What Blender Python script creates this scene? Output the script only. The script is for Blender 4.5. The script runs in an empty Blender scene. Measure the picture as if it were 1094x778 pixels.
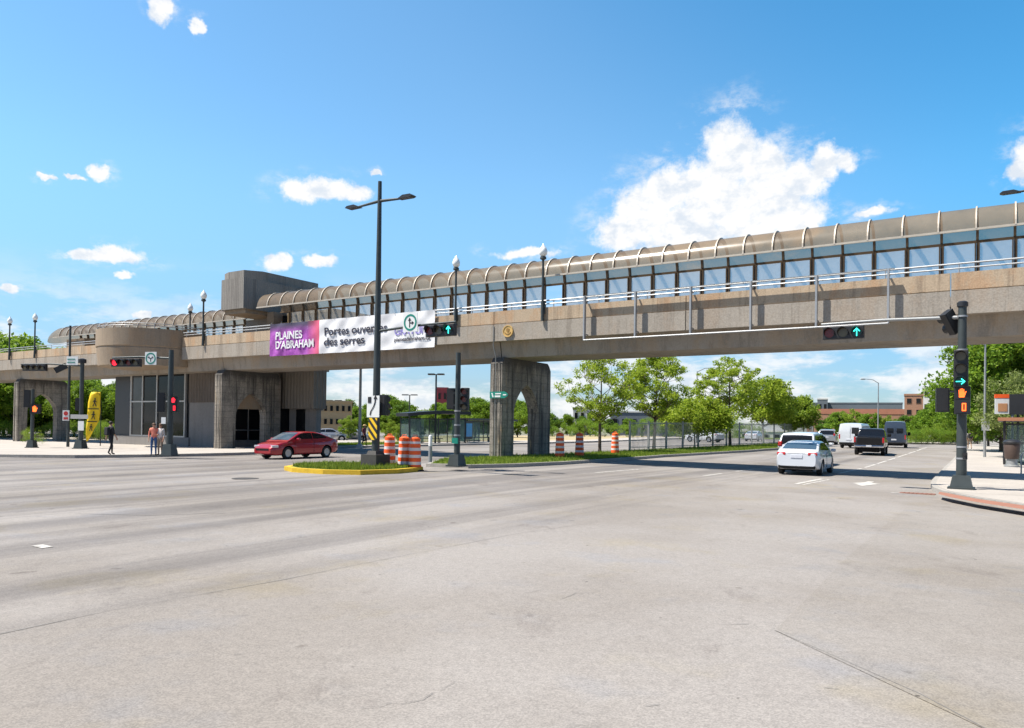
import bpy, bmesh, math, random
from mathutils import Vector, Matrix
R = math.radians
PI = math.pi
C = bpy.context.scene.collection
scene = bpy.context.scene

# ------------------------------------------------------------------ camera model
FPX, CX, CY = 815.0, 547.0, 389.0
CAMZ = 1.75
PITCH, ROLL = R(0.7), R(0.8)
SHIFT = 67 - FPX * math.tan(PITCH)
fw = Vector((0, math.cos(PITCH), math.sin(PITCH)))
up0 = Vector((0, -math.sin(PITCH), math.cos(PITCH)))
rt0 = Vector((1, 0, 0))
up = up0 * math.cos(ROLL) - rt0 * math.sin(ROLL)
rt = rt0 * math.cos(ROLL) + up0 * math.sin(ROLL)
EYE = Vector((0, 0, CAMZ))

def ray(px, py):
    return fw + rt * ((px - CX) / FPX) + up * (-(py - CY - SHIFT) / FPX)

def sst(a, b, x):
    t = max(0, min(1, (x - a) / (b - a)))
    return t * t * (3 - 2 * t)

def g(x, y):
    """ground height: a crowned road that rises a little beyond the bridge"""
    q = math.sqrt(x * x + 9) - 3
    return -0.5 * (1 - math.exp(-q / 50)) + 0.45 * sst(32, 75, y) * sst(2, 22, x)

def P(px, py, Y):
    d = ray(px, py)
    return EYE + d * (Y / d.y)

def G(px, py, off=0.0):
    """point of the ground (raised by off) seen at a pixel of the photograph"""
    d = ray(px, py)
    lo, hi = 3.0, 400.0
    for _ in range(60):
        m = (lo + hi) / 2
        p = EYE + d * (m / d.y)
        if p.z > g(p.x, p.y) + off: lo = m
        else: hi = m
    p = EYE + d * (lo / d.y)
    p.z = g(p.x, p.y) + off
    return p

# bridge frame: x = along the bridge to the right, y = away from the camera
E = Vector((1271, -815, 0)).normalized()
N = Vector((815, 1271, 0)).normalized()
BROT = math.atan2(E.y, E.x)
O0 = Vector((-11.70, 48.8, 0))

def B(s, n, z=0):
    v = O0 + E * s + N * n
    return Vector((v.x, v.y, z))

def SN(v):
    d = Vector((v.x - O0.x, v.y - O0.y, 0))
    return d.dot(E), d.dot(N)

def S(px, py, n):
    """s on the vertical plane n seen at a pixel, and the height there"""
    d = ray(px, py)
    t = (n + (O0 - EYE).dot(N)) / d.dot(N)
    p = EYE + d * t
    return SN(p)[0], p.z

# ------------------------------------------------------------------ materials
def new_mat(name):
    m = bpy.data.materials.new(name)
    m.use_nodes = True
    nt = m.node_tree
    for n in list(nt.nodes): nt.nodes.remove(n)
    out = nt.nodes.new('ShaderNodeOutputMaterial')
    return m, nt, out

def lk(nt, a, b): nt.links.new(a, b)

def mixc(nt, fac, a, b, mode='MIX'):
    n = nt.nodes.new('ShaderNodeMix'); n.data_type = 'RGBA'; n.blend_type = mode
    for i, v in ((0, fac), (6, a), (7, b)):
        if hasattr(v, 'is_linked') or hasattr(v, 'links'): lk(nt, v, n.inputs[i])
        elif i == 0: n.inputs[0].default_value = v
        else: n.inputs[i].default_value = (*v, 1)
    return n.outputs[2]

def noise(nt, vec, scale, detail=5, rough=0.6, scl=None, rot=None):
    if scl or rot:
        mp = nt.nodes.new('ShaderNodeMapping')
        if scl: mp.inputs['Scale'].default_value = scl
        if rot: mp.inputs['Rotation'].default_value = rot
        lk(nt, vec, mp.inputs['Vector']); vec = mp.outputs[0]
    n = nt.nodes.new('ShaderNodeTexNoise')
    n.inputs['Scale'].default_value = scale
    n.inputs['Detail'].default_value = detail
    n.inputs['Roughness'].default_value = rough
    lk(nt, vec, n.inputs['Vector'])
    return n.outputs['Fac']

def ramp(nt, fac, a, b):
    n = nt.nodes.new('ShaderNodeMapRange'); n.interpolation_type = 'SMOOTHSTEP'
    n.inputs['From Min'].default_value = a; n.inputs['From Max'].default_value = b
    lk(nt, fac, n.inputs['Value'])
    return n.outputs[0]

def coords(nt, kind='Object'):
    if kind == 'World':
        return nt.nodes.new('ShaderNodeNewGeometry').outputs['Position']
    return nt.nodes.new('ShaderNodeTexCoord').outputs[kind]

def bump(nt, h, strength, dist=0.02):
    b = nt.nodes.new('ShaderNodeBump')
    b.inputs['Strength'].default_value = strength; b.inputs['Distance'].default_value = dist
    lk(nt, h, b.inputs['Height'])
    return b.outputs[0]

def mat(name, col, rough=0.6, metal=0.0, var=0.15, scale=6.0, bmp=0.0, coat=0.0, spec=0.5, emit=None, estr=1.0):
    m, nt, out = new_mat(name)
    p = nt.nodes.new('ShaderNodeBsdfPrincipled')
    v = coords(nt)
    f = noise(nt, v, scale)
    c = mixc(nt, f, [max(0, x * (1 - var)) for x in col], [min(1, x * (1 + var)) for x in col])
    lk(nt, c, p.inputs['Base Color'])
    p.inputs['Roughness'].default_value = rough
    p.inputs['Metallic'].default_value = metal
    p.inputs['Specular IOR Level'].default_value = spec
    p.inputs['Coat Weight'].default_value = coat
    p.inputs['Coat Roughness'].default_value = 0.05
    if bmp:
        lk(nt, bump(nt, noise(nt, v, scale * 5), bmp), p.inputs['Normal'])
    if emit:
        p.inputs['Emission Color'].default_value = (*emit, 1)
        p.inputs['Emission Strength'].default_value = estr
    lk(nt, p.outputs[0], out.inputs[0])
    return m

def concrete(name, base, dark, stain=None, boards=0.0, ribs=0.0, grain=0.5, streak=0.6, stain_amt=0.5, rb=0.9):
    """weathered concrete with blotches, run-down streaks, optional rust stain and board marks"""
    m, nt, out = new_mat(name)
    p = nt.nodes.new('ShaderNodeBsdfPrincipled')
    v = coords(nt)
    big = ramp(nt, noise(nt, v, 0.45, 6, 0.65), 0.35, 0.7)
    c = mixc(nt, big, base, [x * 0.78 for x in base])
    st = ramp(nt, noise(nt, v, 1.0, 8, 0.8, scl=(2.2, 2.2, 0.11)), 0.49, 0.60)
    fm = nt.nodes.new('ShaderNodeMath'); fm.operation = 'MULTIPLY'; fm.inputs[1].default_value = streak
    lk(nt, st, fm.inputs[0])
    c = mixc(nt, fm.outputs[0], c, dark)
    if stain:
        s2 = ramp(nt, noise(nt, v, 0.8, 7, 0.75, scl=(1.1, 1.1, 0.45)), 0.48, 0.62)
        fm2 = nt.nodes.new('ShaderNodeMath'); fm2.operation = 'MULTIPLY'; fm2.inputs[1].default_value = stain_amt
        lk(nt, s2, fm2.inputs[0])
        c = mixc(nt, fm2.outputs[0], c, stain)
    fine = noise(nt, v, 16, 4, 0.75)
    c = mixc(nt, grain, c, mixc(nt, ramp(nt, fine, 0.3, 0.7), [x * 0.62 for x in base], [min(1, x * 1.25) for x in base]), 'MIX')
    h = fine
    if boards:
        w = nt.nodes.new('ShaderNodeTexWave'); w.wave_type = 'BANDS'; w.bands_direction = 'Z'
        w.inputs['Scale'].default_value = boards; w.inputs['Distortion'].default_value = 0.6; w.inputs['Detail'].default_value = 2
        lk(nt, v, w.inputs['Vector'])
        c = mixc(nt, ramp(nt, w.outputs['Fac'], 0.0, 0.12), mixc(nt, 0.55, c, [x * 0.5 for x in base]), c)
    if ribs:
        sep = nt.nodes.new('ShaderNodeSeparateXYZ'); lk(nt, v, sep.inputs[0])
        ad = nt.nodes.new('ShaderNodeMath'); ad.operation = 'ADD'
        lk(nt, sep.outputs[0], ad.inputs[0]); lk(nt, sep.outputs[1], ad.inputs[1])
        wv = nt.nodes.new('ShaderNodeMath'); wv.operation = 'PINGPONG'; wv.inputs[1].default_value = ribs
        lk(nt, ad.outputs[0], wv.inputs[0])
        mp = nt.nodes.new('ShaderNodeMapRange'); mp.inputs['From Max'].default_value = ribs
        lk(nt, wv.outputs[0], mp.inputs['Value'])
        h = mp.outputs[0]
        lk(nt, bump(nt, h, rb, 0.06), p.inputs['Normal'])
    else:
        lk(nt, bump(nt, h, 0.5, 0.02), p.inputs['Normal'])
    lk(nt, c, p.inputs['Base Color'])
    p.inputs['Roughness'].default_value = 0.9
    p.inputs['Specular IOR Level'].default_value = 0.25
    lk(nt, p.outputs[0], out.inputs[0])
    return m

def pier_mat():
    m, nt, out = new_mat('stained_pier_concrete')
    p = nt.nodes.new('ShaderNodeBsdfPrincipled')
    v = coords(nt)
    base = (0.315, 0.28, 0.235)
    c = mixc(nt, ramp(nt, noise(nt, v, 0.8, 7, 0.7), 0.38, 0.62), base, (0.20, 0.18, 0.155))
    c = mixc(nt, ramp(nt, noise(nt, v, 1.4, 8, 0.75, scl=(1, 1, .7)), 0.60, 0.68), c, (0.40, 0.36, 0.30))
    c = mixc(nt, ramp(nt, noise(nt, v, 1.0, 8, 0.8, scl=(3.5, 3.5, 0.13)), 0.50, 0.60), c, (0.075, 0.07, 0.062))
    c = mixc(nt, ramp(nt, noise(nt, v, 0.9, 6, 0.7, scl=(2, 2, 0.5)), 0.58, 0.70), c, (0.33, 0.24, 0.14))
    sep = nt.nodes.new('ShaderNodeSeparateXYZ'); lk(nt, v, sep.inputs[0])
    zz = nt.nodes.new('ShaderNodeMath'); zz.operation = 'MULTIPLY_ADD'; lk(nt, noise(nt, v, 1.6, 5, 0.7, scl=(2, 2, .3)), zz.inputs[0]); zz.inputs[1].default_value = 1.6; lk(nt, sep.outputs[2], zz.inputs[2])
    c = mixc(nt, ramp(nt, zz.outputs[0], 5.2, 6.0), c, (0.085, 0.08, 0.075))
    w = nt.nodes.new('ShaderNodeTexWave'); w.wave_type = 'BANDS'; w.bands_direction = 'Z'
    w.inputs['Scale'].default_value = 0.75; w.inputs['Distortion'].default_value = 0.5; w.inputs['Detail'].default_value = 2
    lk(nt, v, w.inputs['Vector'])
    c = mixc(nt, ramp(nt, w.outputs['Fac'], 0.0, 0.06), mixc(nt, 0.35, c, (0.08, 0.07, 0.06)), c)
    fine = noise(nt, v, 14, 5, 0.75)
    c = mixc(nt, 1.0, c, mixc(nt, ramp(nt, fine, 0.3, 0.7), (0.75, 0.75, 0.75), (1.2, 1.2, 1.2)), 'MULTIPLY')
    lk(nt, c, p.inputs['Base Color']); p.inputs['Roughness'].default_value = 0.92; p.inputs['Specular IOR Level'].default_value = 0.2
    lk(nt, bump(nt, fine, 0.6, 0.03), p.inputs['Normal'])
    lk(nt, p.outputs[0], out.inputs[0])
    return m

def asphalt_mat(name='asphalt', tone=(1, 1, 1)):
    m, nt, out = new_mat(name)
    p = nt.nodes.new('ShaderNodeBsdfPrincipled')
    v = coords(nt, 'World')
    base = (0.285, 0.260, 0.234)
    big = ramp(nt, noise(nt, v, 0.10, 5, 0.6), 0.3, 0.7)
    c = mixc(nt, big, base, (0.246, 0.224, 0.206))
    # tyre-polished wheel paths run along the traffic lanes (direction N)
    w = noise(nt, v, 1.0, 4, 0.55, rot=(0, 0, -math.atan2(N.y, N.x)), scl=None)
    mp = nt.nodes.new('ShaderNodeMapping'); mp.inputs['Rotation'].default_value = (0, 0, -math.atan2(N.y, N.x))
    lk(nt, v, mp.inputs['Vector'])
    mp2 = nt.nodes.new('ShaderNodeMapping'); mp2.inputs['Scale'].default_value = (0.018, 0.55, 0.1)
    lk(nt, mp.outputs[0], mp2.inputs['Vector'])
    st = noise(nt, mp2.outputs[0], 1.0, 5, 0.6)
    # only over the lanes left of the seam
    sep = nt.nodes.new('ShaderNodeSeparateXYZ'); lk(nt, mp.outputs[0], sep.inputs[0])
    lane = nt.nodes.new('ShaderNodeMapRange'); lane.interpolation_type = 'SMOOTHSTEP'
    lane.inputs['From Min'].default_value = 6.3; lane.inputs['From Max'].default_value = 8.0
    lk(nt, sep.outputs[1], lane.inputs['Value'])
    f = nt.nodes.new('ShaderNodeMath'); f.operation = 'MULTIPLY'
    lk(nt, ramp(nt, st, 0.42, 0.62), f.inputs[0]); lk(nt, lane.outputs[0], f.inputs[1])
    f2 = nt.nodes.new('ShaderNodeMath'); f2.operation = 'MULTIPLY'; f2.inputs[1].default_value = 0.85
    lk(nt, f.outputs[0], f2.inputs[0])
    pat = ramp(nt, noise(nt, v, 0.32, 4, 0.55), 0.55, 0.68)
    c = mixc(nt, ramp(nt, pat, 0, 2.2), c, (0.17, 0.16, 0.15))
    vor = nt.nodes.new('ShaderNodeTexVoronoi'); vor.inputs['Scale'].default_value = 95
    lk(nt, v, vor.inputs['Vector'])
    sp = nt.nodes.new('ShaderNodeSeparateColor'); lk(nt, vor.outputs['Color'], sp.inputs[0])
    speck = sp.outputs[0]
    c = mixc(nt, 0.45, c, mixc(nt, speck, (0.135, 0.124, 0.115), (0.42, 0.385, 0.35)), 'MIX')
    fine = noise(nt, v, 9, 6, 0.8)
    c = mixc(nt, 0.20, c, mixc(nt, ramp(nt, fine, 0.35, 0.65), (0.17, 0.165, 0.16), (0.33, 0.31, 0.295)))
    oil = ramp(nt, noise(nt, v, 1.3, 3, 0.5), 0.74, 0.80)
    c = mixc(nt, oil, c, (0.12, 0.11, 0.10))
    c = mixc(nt, f2.outputs[0], c, (0.58, 0.58, 0.60), 'MULTIPLY')
    patch = ramp(nt, noise(nt, v, 0.16, 5, 0.6, rot=(0, 0, .6)), 0.40, 0.62)
    c = mixc(nt, patch, c, (0.84, 0.82, 0.79), 'MULTIPLY')
    fl = ramp(nt, noise(nt, v, 2.2, 2, 0.5), 0.70, 0.76)
    c = mixc(nt, fl, c, (0.72, 0.70, 0.68), 'MULTIPLY')
    hue = noise(nt, v, 0.55, 4, 0.6)
    c = mixc(nt, ramp(nt, hue, 0.54, 0.70), c, (0.93, 0.97, 1.04), 'MULTIPLY')
    c = mixc(nt, ramp(nt, noise(nt, v, 0.42, 4, 0.6, rot=(0, 0, 2.0)), 0.55, 0.70), c, (1.0, 0.97, 0.86), 'MULTIPLY')
    wear = ramp(nt, noise(nt, v, 0.9, 8, 0.75, rot=(0, 0, 1.0), scl=(1, .45, 1)), 0.56, 0.66)
    c = mixc(nt, wear, c, (0.86, 0.85, 0.85), 'MULTIPLY')
    dots = ramp(nt, noise(nt, v, 7.5, 1, 0.4), 0.79, 0.83)
    c = mixc(nt, dots, c, (0.35, 0.34, 0.33), 'MULTIPLY')
    c = mixc(nt, 1.0, c, [x * 0.975 for x in tone], 'MULTIPLY')
    lk(nt, c, p.inputs['Base Color'])
    p.inputs['Roughness'].default_value = 0.88
    p.inputs['Specular IOR Level'].default_value = 0.3
    lk(nt, bump(nt, speck, 0.35, 0.008), p.inputs['Normal'])
    lk(nt, p.outputs[0], out.inputs[0])
    return m

def worn_paint():
    m, nt, out = new_mat('worn_road_paint')
    p = nt.nodes.new('ShaderNodeBsdfPrincipled')
    v = coords(nt, 'World')
    f = ramp(nt, noise(nt, v, 7, 6, 0.75), 0.36, 0.62)
    c = mixc(nt, f, (0.60, 0.58, 0.54), (0.30, 0.28, 0.255))
    lk(nt, c, p.inputs['Base Color']); p.inputs['Roughness'].default_value = 0.85
    lk(nt, p.outputs[0], out.inputs[0])
    return m

def leaf_mat(name, a, b, trans=0.35):
    m, nt, out = new_mat(name)
    geo = nt.nodes.new('ShaderNodeNewGeometry')
    c = mixc(nt, geo.outputs['Random Per Island'], a, b)
    d = nt.nodes.new('ShaderNodeBsdfPrincipled'); lk(nt, c, d.inputs['Base Color'])
    d.inputs['Roughness'].default_value = 0.55; d.inputs['Specular IOR Level'].default_value = 0.25
    t = nt.nodes.new('ShaderNodeBsdfTranslucent')
    c2 = mixc(nt, 0.5, c, (0.22, 0.30, 0.03))
    lk(nt, c2, t.inputs['Color'])
    mx = nt.nodes.new('ShaderNodeMixShader'); mx.inputs[0].default_value = trans
    lk(nt, d.outputs[0], mx.inputs[1]); lk(nt, t.outputs[0], mx.inputs[2])
    lk(nt, mx.outputs[0], out.inputs[0])
    return m

def see_through(name, tint, col, mixf, rough=0.15, metal=0.0, var=0.0):
    m, nt, out = new_mat(name)
    t = nt.nodes.new('ShaderNodeBsdfTransparent'); t.inputs[0].default_value = (*tint, 1)
    p = nt.nodes.new('ShaderNodeBsdfPrincipled')
    v = coords(nt)
    c = mixc(nt, noise(nt, v, 0.7, 5, 0.7), [x * (1 - var) for x in col], [x * (1 + var) for x in col])
    lk(nt, c, p.inputs['Base Color'])
    p.inputs['Roughness'].default_value = rough; p.inputs['Metallic'].default_value = metal
    mx = nt.nodes.new('ShaderNodeMixShader'); mx.inputs[0].default_value = mixf
    lk(nt, t.outputs[0], mx.inputs[1]); lk(nt, p.outputs[0], mx.inputs[2])
    lk(nt, mx.outputs[0], out.inputs[0])
    return m

def striped(name, a, b, count, axis=2, offset=0.0, diag=0.0, rough=0.5):
    """hard stripes along an object axis"""
    m, nt, out = new_mat(name)
    p = nt.nodes.new('ShaderNodeBsdfPrincipled')
    v = coords(nt)
    sep = nt.nodes.new('ShaderNodeSeparateXYZ'); lk(nt, v, sep.inputs[0])
    ma = nt.nodes.new('ShaderNodeMath'); ma.operation = 'MULTIPLY_ADD'
    lk(nt, sep.outputs[0], ma.inputs[0]); ma.inputs[1].default_value = diag
    lk(nt, sep.outputs[axis], ma.inputs[2])
    mu = nt.nodes.new('ShaderNodeMath'); mu.operation = 'MULTIPLY_ADD'
    lk(nt, ma.outputs[0], mu.inputs[0]); mu.inputs[1].default_value = count; mu.inputs[2].default_value = offset
    fr = nt.nodes.new('ShaderNodeMath'); fr.operation = 'FRACT'; lk(nt, mu.outputs[0], fr.inputs[0])
    gt = nt.nodes.new('ShaderNodeMath'); gt.operation = 'GREATER_THAN'; gt.inputs[1].default_value = 0.5
    lk(nt, fr.outputs[0], gt.inputs[0])
    c = mixc(nt, gt.outputs[0], a, b)
    d = noise(nt, v, 5, 5, 0.7)
    c = mixc(nt, ramp(nt, d, 0.5, 1.1), c, (0.18, 0.15, 0.13))
    lk(nt, c, p.inputs['Base Color']); p.inputs['Roughness'].default_value = rough
    lk(nt, p.outputs[0], out.inputs[0])
    return m

def brick_mat(name, a, b, mortar, scale=1.0):
    m, nt, out = new_mat(name)
    p = nt.nodes.new('ShaderNodeBsdfPrincipled')
    v = coords(nt)
    mp = nt.nodes.new('ShaderNodeMapping'); mp.inputs['Rotation'].default_value = (R(90), 0, 0)
    lk(nt, v, mp.inputs['Vector'])
    t = nt.nodes.new('ShaderNodeTexBrick'); t.inputs['Scale'].default_value = 2.0 * scale
    t.inputs['Color1'].default_value = (*a, 1); t.inputs['Color2'].default_value = (*b, 1); t.inputs['Mortar'].default_value = (*mortar, 1)
    lk(nt, mp.outputs[0], t.inputs['Vector'])
    lk(nt, t.outputs[0], p.inputs['Base Color']); p.inputs['Roughness'].default_value = 0.9
    lk(nt, p.outputs[0], out.inputs[0])
    return m

M = {}
M['asphalt'] = asphalt_mat()
M['asphalt_patch'] = asphalt_mat('patched_asphalt', (0.95, 0.945, 0.93))
M['ground'] = mat('dry_ground', (0.16, 0.16, 0.10), 0.95, var=0.4, scale=0.3)
M['walk'] = concrete('pavement_concrete', (0.42, 0.385, 0.345), (0.30, 0.27, 0.24), grain=0.3, streak=0.3)
M['kerb'] = concrete('kerb_concrete', (0.36, 0.34, 0.31), (0.2, 0.19, 0.17), grain=0.4, streak=0.5)
M['yellow_kerb'] = mat('yellow_kerb_paint', (0.56, 0.36, 0.015), 0.7, var=0.35, scale=4, bmp=0.3)
M['brick_band'] = mat('red_paver', (0.29, 0.13, 0.085), 0.85, var=0.35, scale=7, bmp=0.3)
M['lawn'] = mat('lawn_soil', (0.12, 0.16, 0.028), 0.95, var=0.5, scale=2.5, bmp=0.5)
M['grass'] = leaf_mat('grass_blade', (0.11, 0.18, 0.014), (0.26, 0.32, 0.05), 0.4)
M['dry_grass'] = mat('dry_field', (0.36, 0.29, 0.16), 0.95, var=0.3, scale=1.0)
M['paint'] = worn_paint()
M['seam'] = mat('asphalt_seam', (0.155, 0.148, 0.14), 0.9, var=0.5, scale=3)
M['iron'] = mat('cast_iron', (0.07, 0.065, 0.06), 0.7, 0.3, var=0.3, scale=8, bmp=0.4)
M['fascia'] = concrete('exposed_aggregate_concrete', (0.35, 0.312, 0.265), (0.15, 0.125, 0.10), stain=(0.34, 0.235, 0.15), grain=0.45, streak=0.7, stain_amt=0.45)
M['parapet'] = concrete('stained_parapet_concrete', (0.46, 0.36, 0.255), (0.17, 0.125, 0.09), stain=(0.42, 0.20, 0.075), grain=0.4, streak=0.85, stain_amt=0.6)
M['girder'] = concrete('girder_concrete', (0.32, 0.282, 0.235), (0.16, 0.135, 0.11), stain=(0.36, 0.25, 0.15), grain=0.25, streak=0.6, stain_amt=0.45)
M['pier'] = pier_mat()
M['rib_conc'] = concrete('ribbed_concrete', (0.225, 0.2, 0.17), (0.10, 0.09, 0.075), ribs=0.16, grain=0.3, streak=0.7)
M['smooth_conc'] = concrete('smooth_concrete', (0.25, 0.235, 0.22), (0.13, 0.12, 0.11), grain=0.3, streak=0.4)
M['rib_dark'] = concrete('dark_ribbed_concrete', (0.145, 0.12, 0.10), (0.07, 0.06, 0.05), ribs=0.16, grain=0.3, streak=0.6)
M['board_conc'] = concrete('board_faced_concrete', (0.235, 0.22, 0.20), (0.12, 0.11, 0.10), ribs=0.09, grain=0.35, streak=0.8, rb=0.25)
M['drum'] = concrete('drum_concrete', (0.31, 0.245, 0.18), (0.17, 0.14, 0.11), stain=(0.36, 0.21, 0.10), grain=0.35, streak=0.55)
M['polycarb'] = see_through('smoked_acrylic', (0.74, 0.65, 0.54), (0.33, 0.255, 0.18), 0.44, 0.2, var=0.5)
M['pane'] = see_through('tinted_pane', (0.93, 0.95, 0.96), (0.74, 0.75, 0.75), 0.34, 0.28, var=0.3)
M['clear'] = see_through('clear_glass', (0.80, 0.88, 0.87), (0.25, 0.32, 0.33), 0.22, 0.03)
M['dark_glass'] = mat('dark_window_glass', (0.012, 0.013, 0.014), 0.05, var=0.3, scale=0.6, spec=0.22)
M['grey_glass'] = mat('grey_window_glass', (0.045, 0.047, 0.05), 0.12, var=0.5, scale=0.8, spec=0.4)  # paler and rougher than the dark window glass
M['frame_brown'] = mat('weathered_steel_post', (0.13, 0.095, 0.065), 0.6, 0.3, var=0.35, scale=3)
M['frame_light'] = mat('pale_rib_metal', (0.46, 0.41, 0.34), 0.5, 0.2, var=0.2, scale=3)
M['galv'] = mat('galvanised_steel', (0.34, 0.35, 0.36), 0.5, 0.5, var=0.2, scale=4)
M['alu'] = mat('window_aluminium', (0.42, 0.41, 0.39), 0.5, 0.4, var=0.15, scale=3)
M['black'] = mat('black_painted_metal', (0.022, 0.023, 0.026), 0.45, 0.1, var=0.3, scale=5)
M['pole'] = mat('dark_green_pole_paint', (0.045, 0.055, 0.055), 0.5, 0.2, var=0.35, scale=3)
M['pole_grey'] = mat('grey_pole', (0.30, 0.31, 0.31), 0.5, 0.4, var=0.2, scale=3)
M['black_plastic'] = mat('signal_housing', (0.016, 0.016, 0.017), 0.5, var=0.2, scale=5)
M['lens_off'] = mat('dull_lens', (0.10, 0.085, 0.05), 0.2, var=0.3, scale=9)
M['lens_red_off'] = mat('dull_red_lens', (0.13, 0.02, 0.02), 0.2, var=0.3, scale=9)
M['lens_teal'] = mat('teal_lens', (0.004, 0.05, 0.045), 0.25, var=0.2, scale=9)
M['lit_green'] = mat('lit_green', (0.02, 0.5, 0.42), 0.4, emit=(0.05, 1.0, 0.80), estr=1.6)
M['lit_orange'] = mat('lit_orange', (0.6, 0.1, 0.01), 0.4, emit=(1.0, 0.13, 0.02), estr=1.5)
M['lit_red'] = mat('lit_red', (0.6, 0.01, 0.02), 0.4, emit=(1.0, 0.02, 0.04), estr=1.1)
M['white'] = mat('white_paint', (0.74, 0.74, 0.73), 0.5, var=0.08, scale=3)
M['sign_white'] = mat('sign_white', (0.68, 0.69, 0.68), 0.4, var=0.1, scale=6)
M['sign_green'] = mat('sign_green', (0.01, 0.20, 0.15), 0.4, var=0.1, scale=6)
M['sign_black'] = mat('sign_black', (0.012, 0.012, 0.014), 0.5, var=0.1, scale=6)
M['sign_red'] = mat('sign_red', (0.48, 0.03, 0.03), 0.5, var=0.1, scale=6)
M['yellow'] = mat('yellow_fabric', (0.80, 0.55, 0.01), 0.7, var=0.12, scale=3)
M['hazard'] = striped('hazard_stripes', (0.80, 0.50, 0.01), (0.015, 0.015, 0.015), 3.0, 2, 0.0, 1.1)
M['orange'] = mat('traffic_orange', (0.88, 0.11, 0.014), 0.5, var=0.2, scale=5)
M['reflector'] = mat('reflective_band', (0.72, 0.66, 0.66), 0.35, var=0.15, scale=5)
M['rubber'] = mat('black_rubber', (0.02, 0.02, 0.02), 0.85, var=0.3, scale=8)
M['tyre'] = mat('tyre_rubber', (0.016, 0.016, 0.017), 0.8, var=0.3, scale=8)
M['rim'] = mat('alloy_rim', (0.48, 0.48, 0.50), 0.3, 0.8, var=0.15, scale=6)
M['car_red'] = mat('red_car_paint', (0.36, 0.008, 0.016), 0.3, 0.25, var=0.1, scale=2, coat=1.0)
M['car_white'] = mat('white_car_paint', (0.58, 0.61, 0.65), 0.35, 0.0, var=0.05, scale=2, coat=0.8)
M['car_black'] = mat('black_car_paint', (0.012, 0.012, 0.014), 0.28, 0.1, var=0.1, scale=2, coat=0.9)
M['car_navy'] = mat('slate_van_paint', (0.045, 0.06, 0.09), 0.35, 0.2, var=0.1, scale=2, coat=0.8)
M['car_silver'] = mat('silver_car_paint', (0.42, 0.43, 0.45), 0.3, 0.6, var=0.05, scale=2, coat=0.8)
M['car_glass'] = mat('car_glass', (0.010, 0.012, 0.016), 0.03, var=0.2, scale=2, spec=0.45)
M['car_glass_sky'] = mat('windscreen_glass', (0.05, 0.085, 0.12), 0.04, var=0.2, scale=2, spec=1.0)
M['car_trim'] = mat('black_trim', (0.010, 0.010, 0.011), 0.6, var=0.2, scale=5, spec=0.2)
M['chrome'] = mat('chrome', (0.7, 0.7, 0.72), 0.12, 1.0, var=0.05)
M['headlamp'] = mat('headlamp_glass', (0.62, 0.60, 0.62), 0.1, 0.3, var=0.15, scale=6, coat=1)
M['tail'] = mat('tail_lamp', (0.42, 0.012, 0.012), 0.15, var=0.2, scale=6, coat=1)
M['plate'] = mat('number_plate', (0.55, 0.57, 0.62), 0.5, var=0.15, scale=9)
M['bark'] = mat('bark', (0.10, 0.075, 0.055), 0.95, var=0.4, scale=6, bmp=0.7)
M['leaf_locust'] = leaf_mat('locust_leaf', (0.19, 0.30, 0.018), (0.48, 0.56, 0.065), 0.58)
M['leaf_mid'] = leaf_mat('maple_leaf', (0.075, 0.17, 0.012), (0.26, 0.40, 0.04), 0.5)
M['leaf_dark'] = leaf_mat('dark_leaf', (0.04, 0.11, 0.014), (0.15, 0.27, 0.03), 0.45)
M['leaf_lime'] = leaf_mat('lime_leaf', (0.13, 0.22, 0.014), (0.30, 0.40, 0.045), 0.45)
M['leaf_olive'] = leaf_mat('olive_leaf', (0.14, 0.19, 0.05), (0.27, 0.31, 0.11), 0.38)
M['banner'] = mat('white_banner_vinyl', (0.70, 0.70, 0.71), 0.6, var=0.10, scale=1.5, bmp=0.2)
M['ink'] = mat('dark_ink', (0.03, 0.03, 0.05), 0.6, var=0.1)
M['ink_violet'] = mat('violet_ink', (0.26, 0.22, 0.55), 0.6, var=0.1)
M['gold'] = mat('gilded_plaque', (0.62, 0.40, 0.14), 0.45, 0.25, var=0.25, scale=5, bmp=0.2)
M['gold_dark'] = mat('gilded_relief', (0.30, 0.17, 0.05), 0.5, 0.25, var=0.2, scale=5)
M['lamp_glass'] = mat('opal_globe', (0.80, 0.82, 0.80), 0.2, var=0.05)
M['skin'] = mat('skin', (0.45, 0.25, 0.17), 0.6, var=0.08, scale=6)
M['hair_dark'] = mat('dark_hair', (0.02, 0.014, 0.01), 0.7, var=0.3, scale=9)
M['hair_brown'] = mat('brown_hair', (0.10, 0.05, 0.025), 0.7, var=0.3, scale=9)
M['cloth_black'] = mat('black_cloth', (0.018, 0.018, 0.022), 0.9, var=0.3, scale=5)
M['cloth_coral'] = mat('coral_cloth', (0.72, 0.22, 0.15), 0.9, var=0.15, scale=5)
M['cloth_jeans'] = mat('denim', (0.06, 0.12, 0.26), 0.9, var=0.25, scale=7)
M['cloth_white'] = mat('pale_cloth', (0.62, 0.56, 0.52), 0.9, var=0.12, scale=5)
M['cloth_tan'] = mat('tan_cloth', (0.34, 0.24, 0.17), 0.9, var=0.15, scale=5)
M['cloth_wine'] = mat('wine_cloth', (0.14, 0.03, 0.04), 0.9, var=0.2, scale=5)
M['cloth_grey'] = mat('grey_cloth', (0.22, 0.2, 0.2), 0.9, var=0.2, scale=5)
M['straw'] = mat('straw_hat', (0.62, 0.48, 0.24), 0.9, var=0.2, scale=9)
M['brick_yellow'] = brick_mat('yellow_brick', (0.48, 0.34, 0.17), (0.42, 0.29, 0.14), (0.45, 0.40, 0.32), 1.0)
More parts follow.
